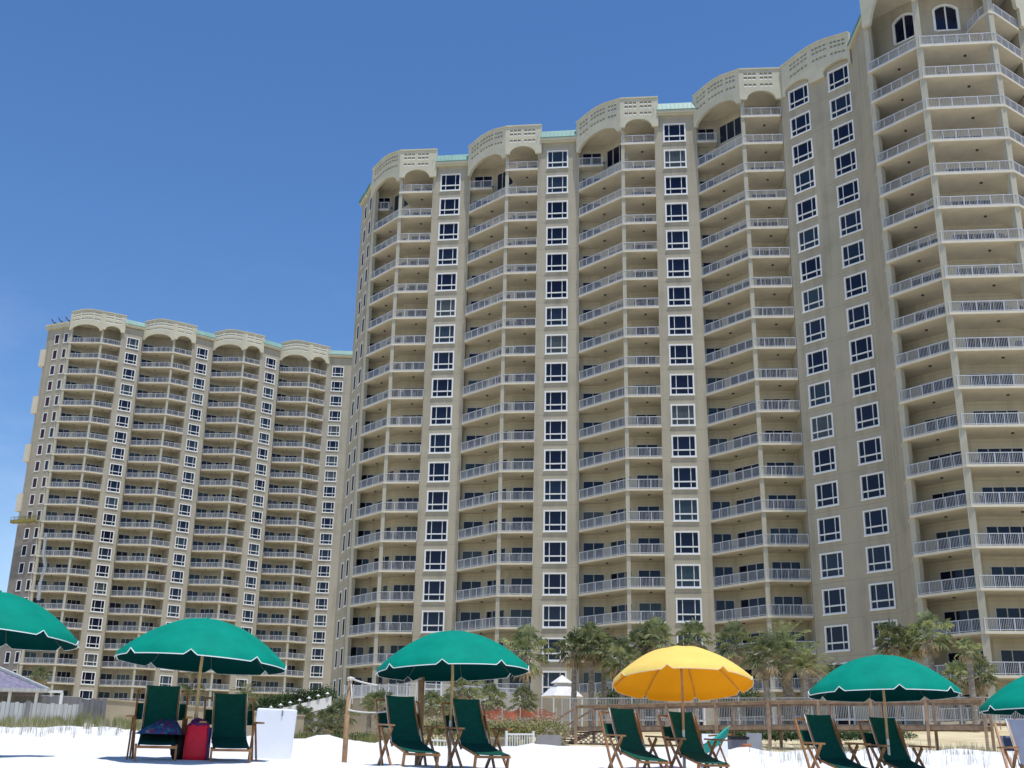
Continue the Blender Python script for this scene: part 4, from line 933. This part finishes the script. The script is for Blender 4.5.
# ------------------------------------------------------------------ white two-tier pavilion
c = at(562, 697, 96); r0 = 1.72; gz = c.z - 2.5
gzb = thing('pavilion', 'small white pavilion with two-tier pitched roof among the palms', 'pavilion', (c.x, c.y, 0), R(20))
def frust(mb, r0, z0, r1, z1, n=8):
    vs = [(r0 * math.cos(2 * math.pi * i / n), r0 * math.sin(2 * math.pi * i / n), z0) for i in range(n)] + [(r1 * math.cos(2 * math.pi * i / n), r1 * math.sin(2 * math.pi * i / n), z1) for i in range(n)]
    mb.add(vs, [(i, (i + 1) % n, n + (i + 1) % n, n + i) for i in range(n)] + [tuple(reversed(range(n))), tuple(range(n, 2 * n))])
b = MB(); frust(b, r0 + .1, c.z, .8, c.z + .85); frust(b, .7, c.z + .852, .7, c.z + 1.05); b.build('roof', 'pavroof', gzb)
b = MB(); frust(b, .98, c.z + 1.052, .05, c.z + 1.7); b.build('upper_roof', 'pavroof', gzb)
for i in range(8):
    b = MB(); b.tube([(r0 * math.cos(2 * math.pi * i / 8), r0 * math.sin(2 * math.pi * i / 8), gz - 1), (r0 * math.cos(2 * math.pi * i / 8), r0 * math.sin(2 * math.pi * i / 8), c.z)], .06, 6); b.build('post', 'white', gzb)
b = MB(); frust(b, r0 + .2, gz - 1.2, r0 + .2, gz + .1); b.build('floor', 'tanwall', gzb)
# orange safety netting
nt_ = thing('safety_fence', 'orange plastic mesh fence on the slope left of the white pavilion', 'fence')
pa, pb = at(484, 723, 72), at(556, 722, 72); d = dirn(pa.xy, pb.xy); L = (pb.xy - pa.xy).length; b = MB()
for k in range(9):
    pr = 0
    for i in range(24):
        s0, s1 = L * i / 24, L * (i + 1) / 24; sg0 = -.12 * math.sin(i * .9) ; sg1 = -.12 * math.sin((i + 1) * .9)
        b.obox(pa.xy, d, s0, s1, 0, .01, pa.z + .08 + k * .08 + sg0 * k / 9, pa.z + .125 + k * .08 + sg0 * k / 9, pa.z + .08 + k * .08 + sg1 * k / 9, pa.z + .125 + k * .08 + sg1 * k / 9)
for i in range(int(L / .09)): b.obox(pa.xy, d, i * .09, i * .09 + .03, -.006, -.001, pa.z + .05, pa.z + .66)
b.build('netting', 'orange', nt_)
for i in range(5): s_ = L * i / 4; b = MB(); b.obox(pa.xy, d, s_ - .025, s_ + .025, -.06, -.01, pa.z - .6, pa.z + .95); b.build('stake', 'fencegrey', nt_)
# ------------------------------------------------------------------ palms
def fan_frond(mb, base, az, el, ln, r, nleaf=11, rr=None):
    """one fan frond: petiole then radiating leaflets"""
    d = Vector((math.cos(az) * math.cos(el), math.sin(az) * math.cos(el), math.sin(el)))
    tip = base + d * ln; mid = base + d * ln * .5 + Vector((0, 0, ln * .08))
    mb.bar(base, mid, .03, .02); mb.bar(mid, tip, .022, .016)
    side = Vector((-math.sin(az), math.cos(az), 0)); upv = side.cross(d).normalized()
    for k in range(nleaf):
        th = (k / (nleaf - 1) - .5) * 3.5 + rr.uniform(-.06, .06)
        ld = (d * math.cos(th) + side * math.sin(th) + Vector((0, 0, -.10 - .25 * abs(math.sin(th)) * rr.random())) ).normalized()
        L = r * (1 - .22 * abs(th) / 1.75) * rr.uniform(.85, 1.1)
        w = ld.cross(upv).normalized() * .05
        p1_ = tip + ld * L * .55; p2_ = tip + ld * L + Vector((0, 0, -L * rr.uniform(.18, .5)))
        mb.add([tip, p1_ - w, p2_, p1_ + w], [(0, 1, 2), (0, 2, 3)])
def sabal(seed):
    rr = random.Random(seed); cr = MB(); dd_ = MB()
    for i in range(27):
        az = i * 2.399 + rr.uniform(-.3, .3); q = i / 27; el = R(84 - 118 * q + rr.uniform(-9, 9))
        fan_frond(cr, Vector((0, 0, .12 * (1 - q))), az, el, rr.uniform(.55, .95), rr.uniform(.5, .75), 10, rr)
    for i in range(13):
        az = i * 2.399 * 1.1 + rr.uniform(-.3, .3); fan_frond(dd_, Vector((0, 0, -.05)), az, R(rr.uniform(-80, -15)), rr.uniform(.45, .8), rr.uniform(.4, .65), 8, rr)
    return cr.mesh('crown', 'frond'), dd_.mesh('dead_fronds', 'deadfrond')
def datep(seed):
    rr = random.Random(seed); cr = MB(); dd_ = MB()
    for i in range(34):
        az = i * 2.399 + rr.uniform(-.2, .2); q = i / 34; el = R(86 - 105 * q + rr.uniform(-7, 7)); L = rr.uniform(1.7, 2.3); mb = cr if i < 27 else dd_
        pts = []; p = Vector((0, 0, 0)); e = el
        for k in range(9): pts.append(p.copy()); p = p + Vector((math.cos(az) * math.cos(e), math.sin(az) * math.cos(e), math.sin(e))) * (L / 8); e -= R(4 + 4.0 * (1 - q) + 3 * q)
        mb.tube(pts, .022, 3, .006, cap=False)
        for k in range(1, 9):
            for h in (0, .5):
                b_ = pts[k - 1].lerp(pts[k], h); dv = (pts[k] - pts[k - 1]).normalized(); side = dv.cross(Vector((0, 0, 1)))
                if side.length < .1: side = Vector((-math.sin(az), math.cos(az), 0))
                side.normalize(); ll = .48 * math.sin(math.pi * (k + h) / 9.6) ** .6
                for sg_ in (-1, 1):
                    ld = (dv * .75 + side * sg_ * .75 + Vector((0, 0, rr.uniform(-.1, .3)))).normalized(); w = ld.cross(Vector((0, 0, 1))).normalized() * .022
                    mb.add([b_, b_ + ld * ll * .5 - w, b_ + ld * ll + Vector((0, 0, -.08)), b_ + ld * ll * .5 + w], [(0, 1, 2), (0, 2, 3)])
    return cr.mesh('crown', 'frond'), dd_.mesh('dead_fronds', 'deadfrond')
SAB = [sabal(i) for i in (11, 22, 33, 44)]; DAT = [datep(5), datep(6)]
def palm(label, px, py, Y, s=1.0, kind='sabal', ybase=None, tr=.18, lean=0, i=[0], dead=True):
    c = at(px, py, Y); gz = ground(c.x, c.y) if ybase is None else min(at(px, ybase, Y).z, c.z - .3)
    gz = min(gz, c.z - .5)
    t = thing('palm_tree', label, 'palm tree', (c.x - lean, c.y, gz), 0, 'palm trees in front of the towers')
    hgt = c.z - gz; b = MB(); n = 12; rr = random.Random(px * 7 + i[0]); path = []; rad = []
    vs = []; seg = 10; rows = max(6, int(hgt / .22))
    for k in range(rows + 1):
        q = k / rows; x = lean * q * q; r_ = tr * (1.25 - .35 * q) * (1 + .09 * (k % 2)) * (1 + (.35 if q > .86 else 0))
        for j in range(seg): th = 2 * math.pi * j / seg + k * .3; vs.append((x + r_ * math.cos(th) * rr.uniform(.93, 1.07), r_ * math.sin(th) * rr.uniform(.93, 1.07), -.3 + (hgt + .3) * q))
    b.add(vs, [(k * seg + j, k * seg + (j + 1) % seg, (k + 1) * seg + (j + 1) % seg, (k + 1) * seg + j) for k in range(rows) for j in range(seg)] + [tuple(range(rows * seg, rows * seg + seg))])
    b.build('trunk', 'bark', t)
    cm = (SAB if kind == 'sabal' else DAT)[i[0] % (4 if kind == 'sabal' else 2)]; i[0] += 1
    o = link('crown', cm[0], t, (lean, 0, hgt)); o.scale = (s, s, s); o.rotation_euler.z = rr.uniform(0, 6.28)
    if dead: o = link('dead_fronds', cm[1], t, (lean, 0, hgt)); o.scale = (s, s, s); o.rotation_euler.z = rr.uniform(0, 6.28)
for a in [
    ('bushy palm with drooping fronds left of the white pavilion', 527, 655, 80, 1.25),
    ('palm whose trunk rises in front of the white pavilion roof', 574, 650, 88, 1.0),
    ('thick-trunked palm immediately right of the white pavilion', 591, 645, 88, 1.12),
    ('palm with dry pale crown, third from the white pavilion', 604, 652, 89, 1.0),
    ('shaggy palm half hidden by the left rim of the yellow umbrella', 622, 662, 86, 1.15),
    ('palm peeping over the left shoulder of the yellow umbrella', 641, 648, 90, 1.05),
    ('broad palm crown just above the top of the yellow umbrella', 656, 640, 90, 1.15),
    ('palm in front of the window column above the yellow umbrella', 694, 640, 90, 1.0),
    ('green palm behind the right shoulder of the yellow umbrella', 735, 645, 86, 1.1),
    ('palm with a rough bare trunk above the boardwalk rail right of the yellow umbrella', 765, 658, 82, 1.1),
    ('palm over the left part of the umbrella in front of the boardwalk, before a window', 892, 642, 88, 1.0),
    ('shaggy palm between two others above the umbrella in front of the boardwalk', 909, 645, 88, .95),
    ('green topped palm with stout trunk before the lowest end-bay balcony', 929, 636, 86, 1.15),
    ('thin palm with small yellowish crown near the right edge', 968, 650, 80, .62),
    ('low dark palm leaning behind the thin yellowish palm', 979, 676, 84, .95),
    ('low dark palm left of the thin yellowish palm, fronds hanging low', 958, 678, 84, .8),
    ('palm immediately left of the bushy one, behind the green umbrella beside the posts', 462, 690, 92, 1.0),
    ('small palm right of the umbrella pole beside the roped posts', 490, 700, 84, .85),
    ('small palm just left of the bushy palm at the umbrella tip', 523, 703, 74, .7),
    ('small palm with bare trunk between the two chairs beside the roped posts', 431, 706, 86, .72),
    ('small palm behind the pole of the umbrella beside the roped posts', 448, 706, 88, .62),
    ('slim palm against the tall tan terrace wall, left one', 370, 702, 100, .55),
    ('green palm against the tall tan terrace wall, right one', 381, 706, 98, .85),
    ('small green palm next to the white box', 301, 722, 80, .75),
    ('small palm under the ramp, left of a pair by the rope post', 329, 724, 78, .72),
    ('small palm touching the slender timber rope post', 341, 716, 80, .8)]:
    palm(a[0], a[1], a[2], a[3], a[4] * 1.2)
palm('large feathery date palm left of the umbrella in front of the boardwalk', 786, 650, 84, 1.25, 'date', tr=.34, dead=True)
palm('second feathery date palm, lower, touching the umbrella in front of the boardwalk', 803, 668, 82, 1.1, 'date', tr=.27)
palm('small feathery palm behind the green chair beside the white box', 245, 697, 105, .75, 'date', tr=.2)
palm('low feathery palm frond clump left of the umbrella in front of the boardwalk', 830, 672, 84, .55, 'date', tr=.15)
for i, (px, py, s_) in enumerate(((193, 672, .62), (183, 690, .5), (199, 690, .5), (189, 692, .45), (176, 694, .45))):
    palm(['tallest slim palm behind the umbrella pole between the two leftmost chairs', 'slim bare-trunked palm left of the umbrella pole, second tallest', 'slim palm directly behind the umbrella pole', 'short slim palm just left of the umbrella pole', 'slim palm nearest the tall green chair'][i], px, py, 112, s_, tr=.13)
palm('dark palm in front of the lower left corner of the far tower', 40, 676, 130, .9, tr=.16)
# ------------------------------------------------------------------ bushes, dune plants
def leaf_mass(mb, c, rx, ry, rz, n, sz, rr):
    for _ in range(n):
        v = Vector((rr.gauss(0, 1), rr.gauss(0, 1), rr.gauss(0, 1))).normalized() * rr.uniform(.35, 1) ** .5
        k = 1 + .3 * mnoise.noise(v * 2 + Vector(c)); p = Vector(c) + Vector((v.x * rx * k, v.y * ry * k, abs(v.z) * rz * k))
        a = Vector((rr.gauss(0, 1), rr.gauss(0, 1), rr.gauss(0, 1))).normalized(); b_ = a.orthogonal().normalized()
        mb.add([p, p + (a + b_ * .45) * sz, p + a * sz * 1.9, p + (a - b_ * .45) * sz], [(0, 1, 2, 3)])
rr = random.Random(3)
def bush(label, specs, sz=.09, dens=500, name='hedge', cat='hedge', m_='bush'):
    mb = MB()
    for (px, py, Y, rx, rz) in specs:
        c = at(px, py, Y); leaf_mass(mb, (c.x, c.y, c.z), rx, rx * .6, rz, dens, sz, rr)
    return tag(mb.build(name, m_), label, cat)
bush('low green hedge under the boardwalk deck right of the yellow umbrella', [(x, 738 + (x % 3), 64, .9, .45) for x in range(690, 905, 10)], .08, 380)
bush('dark clipped hedge along the ramp beside the near tower', [(x, 714 - (x - 245) * .17, 116, 1.0, 1.5) for x in range(238, 336, 9)], .13, 420, m_='bush')
bush('green shrubs at the foot of the tall tan terrace wall', [(x, 742, 70, .6, .45) for x in range(296, 392, 8)], .09, 220, 'shrub', 'shrub')
bush('brownish shrubs on the slope behind the chairs beside the roped posts', [(x, 733 + (x * 7 % 5), 62, .7, .95) for x in range(386, 560, 9)], .09, 240, 'shrub', 'shrub', 'drygrass')
bush('green shrubs below the orange mesh fence', [(x, 732 + (x * 5 % 4), 60, .6, .6) for x in range(432, 560, 9)], .08, 230, 'shrub', 'shrub', 'grass')
bush('grey twiggy shrub beside the boardwalk stairs', [(552, 745, 50, .5, .7), (543, 750, 48, .45, .4), (560, 750, 48, .4, .4)], .07, 350, 'shrub', 'shrub', 'drygrass')
bush('dark foliage filling the gaps between the palm trunks above the boardwalk', [(x, 706, 98, 1.0, 1.6) for x in list(range(606, 650, 9)) + list(range(722, 760, 10))], .13, 300, 'shrub', 'shrub')
def blades(label, n, gen, h0, h1, m_, w=.012, bend=.3, name='dune_grass'):
    mb = MB()
    for _ in range(n):
        p = gen(); h = rr.uniform(h0, h1); th = rr.uniform(0, 6.28); l = Vector((math.cos(th), math.sin(th), 0)) * h * bend * rr.random(); sd = Vector((-math.sin(th), math.cos(th), 0)) * w
        base = gpt(p[0], p[1], -.02); mid = base + Vector((0, 0, h * .6)) + l * .4; tip = base + Vector((0, 0, h)) + l
        mb.add([base - sd, base + sd, mid + sd * .7, tip, mid - sd * .7], [(0, 1, 2, 4), (4, 2, 3)])
    return tag(mb.build(name, m_), label, 'grass', kind='stuff')
def uniform_px(x0, x1, y0, y1, clump=0):
    cl_ = [(rr.uniform(x0, x1), rr.uniform(y0, y1)) for _ in range(clump)] if clump else None
    def gen():
        if cl_: c_ = rr.choice(cl_); a, Y = c_[0] + rr.gauss(0, 2.2), c_[1] + rr.gauss(0, .35)
        else: a, Y = rr.uniform(x0, x1), rr.uniform(y0, y1)
        q = at(a, 740, Y); return q.x, q.y
    return gen
blades('green dune grass growing along the pale fence at the left', 5200, uniform_px(-40, 140, 32, 39, 90), .12, .48, 'grass', .008)
blades('sparse sea oats sprouting from the white sand at the left', 420, uniform_px(-20, 135, 24, 31, 60), .12, .38, 'drygrass', .004)
blades('sparse sea oats sprouting from the white sand in front of the boardwalk', 900, uniform_px(745, 1030, 21, 34, 150), .12, .36, 'drygrass', .004)
blades('thin dry grass tufts on the yellowish sand beyond the boardwalk', 1500, uniform_px(740, 1040, 38, 62, 120), .15, .45, 'drygrass', .009)
blades('thin grass on the slope between the low walls and the orange fence', 4200, uniform_px(290, 560, 46, 68, 130), .25, .7, 'grass', .014)
# red-flowered plant near the right edge
c = at(1014, 722, 30); t = thing('flowering_plant', 'small plant with reddish flower tips rising above the grey chair', 'plant', gpt(c.x, c.y)); hh = c.z - ground(c.x, c.y)
b = MB()
for k in range(7):
    a_ = k * .9; b.tube([(0, 0, -.05), (math.cos(a_) * .06, math.sin(a_) * .06, hh * .7), (math.cos(a_) * .24, math.sin(a_) * .15, hh + .04 * (k % 3))], .008, 4)
b.build('stem', 'bush', t); b = MB(); leaf_mass(b, (0, 0, hh - .02), .09, .07, .08, 60, .03, rr); b.build('flower', 'flower', t)
# ------------------------------------------------------------------ light
SUN = Vector((.16, -.25, 1)).normalized()
el = math.asin(SUN.z); az = math.atan2(SUN.x, SUN.y)
w = bpy.data.worlds.new('World'); scn.world = w; w.use_nodes = True; nt = w.node_tree; nt.nodes.clear()
sky = nt.nodes.new('ShaderNodeTexSky'); sky.sky_type = 'NISHITA'; sky.sun_disc = False; sky.sun_elevation = el; sky.sun_rotation = az
sky.altitude = 0; sky.air_density = 1.0; sky.dust_density = .1; sky.ozone_density = 1.8
bg = nt.nodes.new('ShaderNodeBackground'); bg.inputs[1].default_value = .15
ow = nt.nodes.new('ShaderNodeOutputWorld'); hsv = nt.nodes.new('ShaderNodeHueSaturation'); hsv.inputs['Hue'].default_value = .5065; hsv.inputs['Saturation'].default_value = 1.24; hsv.inputs['Value'].default_value = .74; nt.links.new(sky.outputs[0], hsv.inputs['Color']); 
ctc = nt.nodes.new('ShaderNodeTexCoord'); cmp_ = nt.nodes.new('ShaderNodeMapping'); cmp_.inputs['Scale'].default_value = (1, 1, 2.2); cmp_.inputs['Location'].default_value = (.35, 0, .1)
cn_ = nt.nodes.new('ShaderNodeTexNoise'); cn_.inputs['Scale'].default_value = 3.4; cn_.inputs['Detail'].default_value = 7; cn_.inputs['Roughness'].default_value = .6
nt.links.new(ctc.outputs['Generated'], cmp_.inputs[0]); nt.links.new(cmp_.outputs[0], cn_.inputs['Vector'])
cr_ = nt.nodes.new('ShaderNodeMapRange'); cr_.inputs['From Min'].default_value = .5; cr_.inputs['From Max'].default_value = .8; cr_.inputs['To Max'].default_value = .28; nt.links.new(cn_.outputs[0], cr_.inputs['Value'])
cs_ = nt.nodes.new('ShaderNodeSeparateXYZ'); nt.links.new(ctc.outputs['Generated'], cs_.inputs[0])
ce_ = nt.nodes.new('ShaderNodeMapRange'); ce_.inputs['From Min'].default_value = .2; ce_.inputs['From Max'].default_value = .42; ce_.inputs['To Min'].default_value = 1; ce_.inputs['To Max'].default_value = 0; nt.links.new(cs_.outputs[2], ce_.inputs['Value'])
cm_ = nt.nodes.new('ShaderNodeMath'); cm_.operation = 'MULTIPLY'; nt.links.new(cr_.outputs[0], cm_.inputs[0]); nt.links.new(ce_.outputs[0], cm_.inputs[1])
cx_ = nt.nodes.new('ShaderNodeMixRGB'); cx_.inputs[2].default_value = (5.2, 5.4, 5.8, 1); nt.links.new(cm_.outputs[0], cx_.inputs[0]); nt.links.new(hsv.outputs[0], cx_.inputs[1])
nt.links.new(cx_.outputs[0], bg.inputs[0]); nt.links.new(bg.outputs[0], ow.inputs[0])
sd_ = bpy.data.lights.new('sun', 'SUN'); sd_.energy = 2.75; sd_.angle = R(.53); sd_.color = (1, .965, .9)
so = bpy.data.objects.new('sun', sd_); COL.objects.link(so); so.rotation_euler = SUN.to_track_quat('Z', 'Y').to_euler()
scn.view_settings.view_transform = 'Standard'; scn.view_settings.look = 'None'; scn.view_settings.exposure = 0.5; scn.view_settings.gamma = 1
scn.render.engine = 'CYCLES'; scn.cycles.max_bounces = 8; scn.cycles.diffuse_bounces = 4
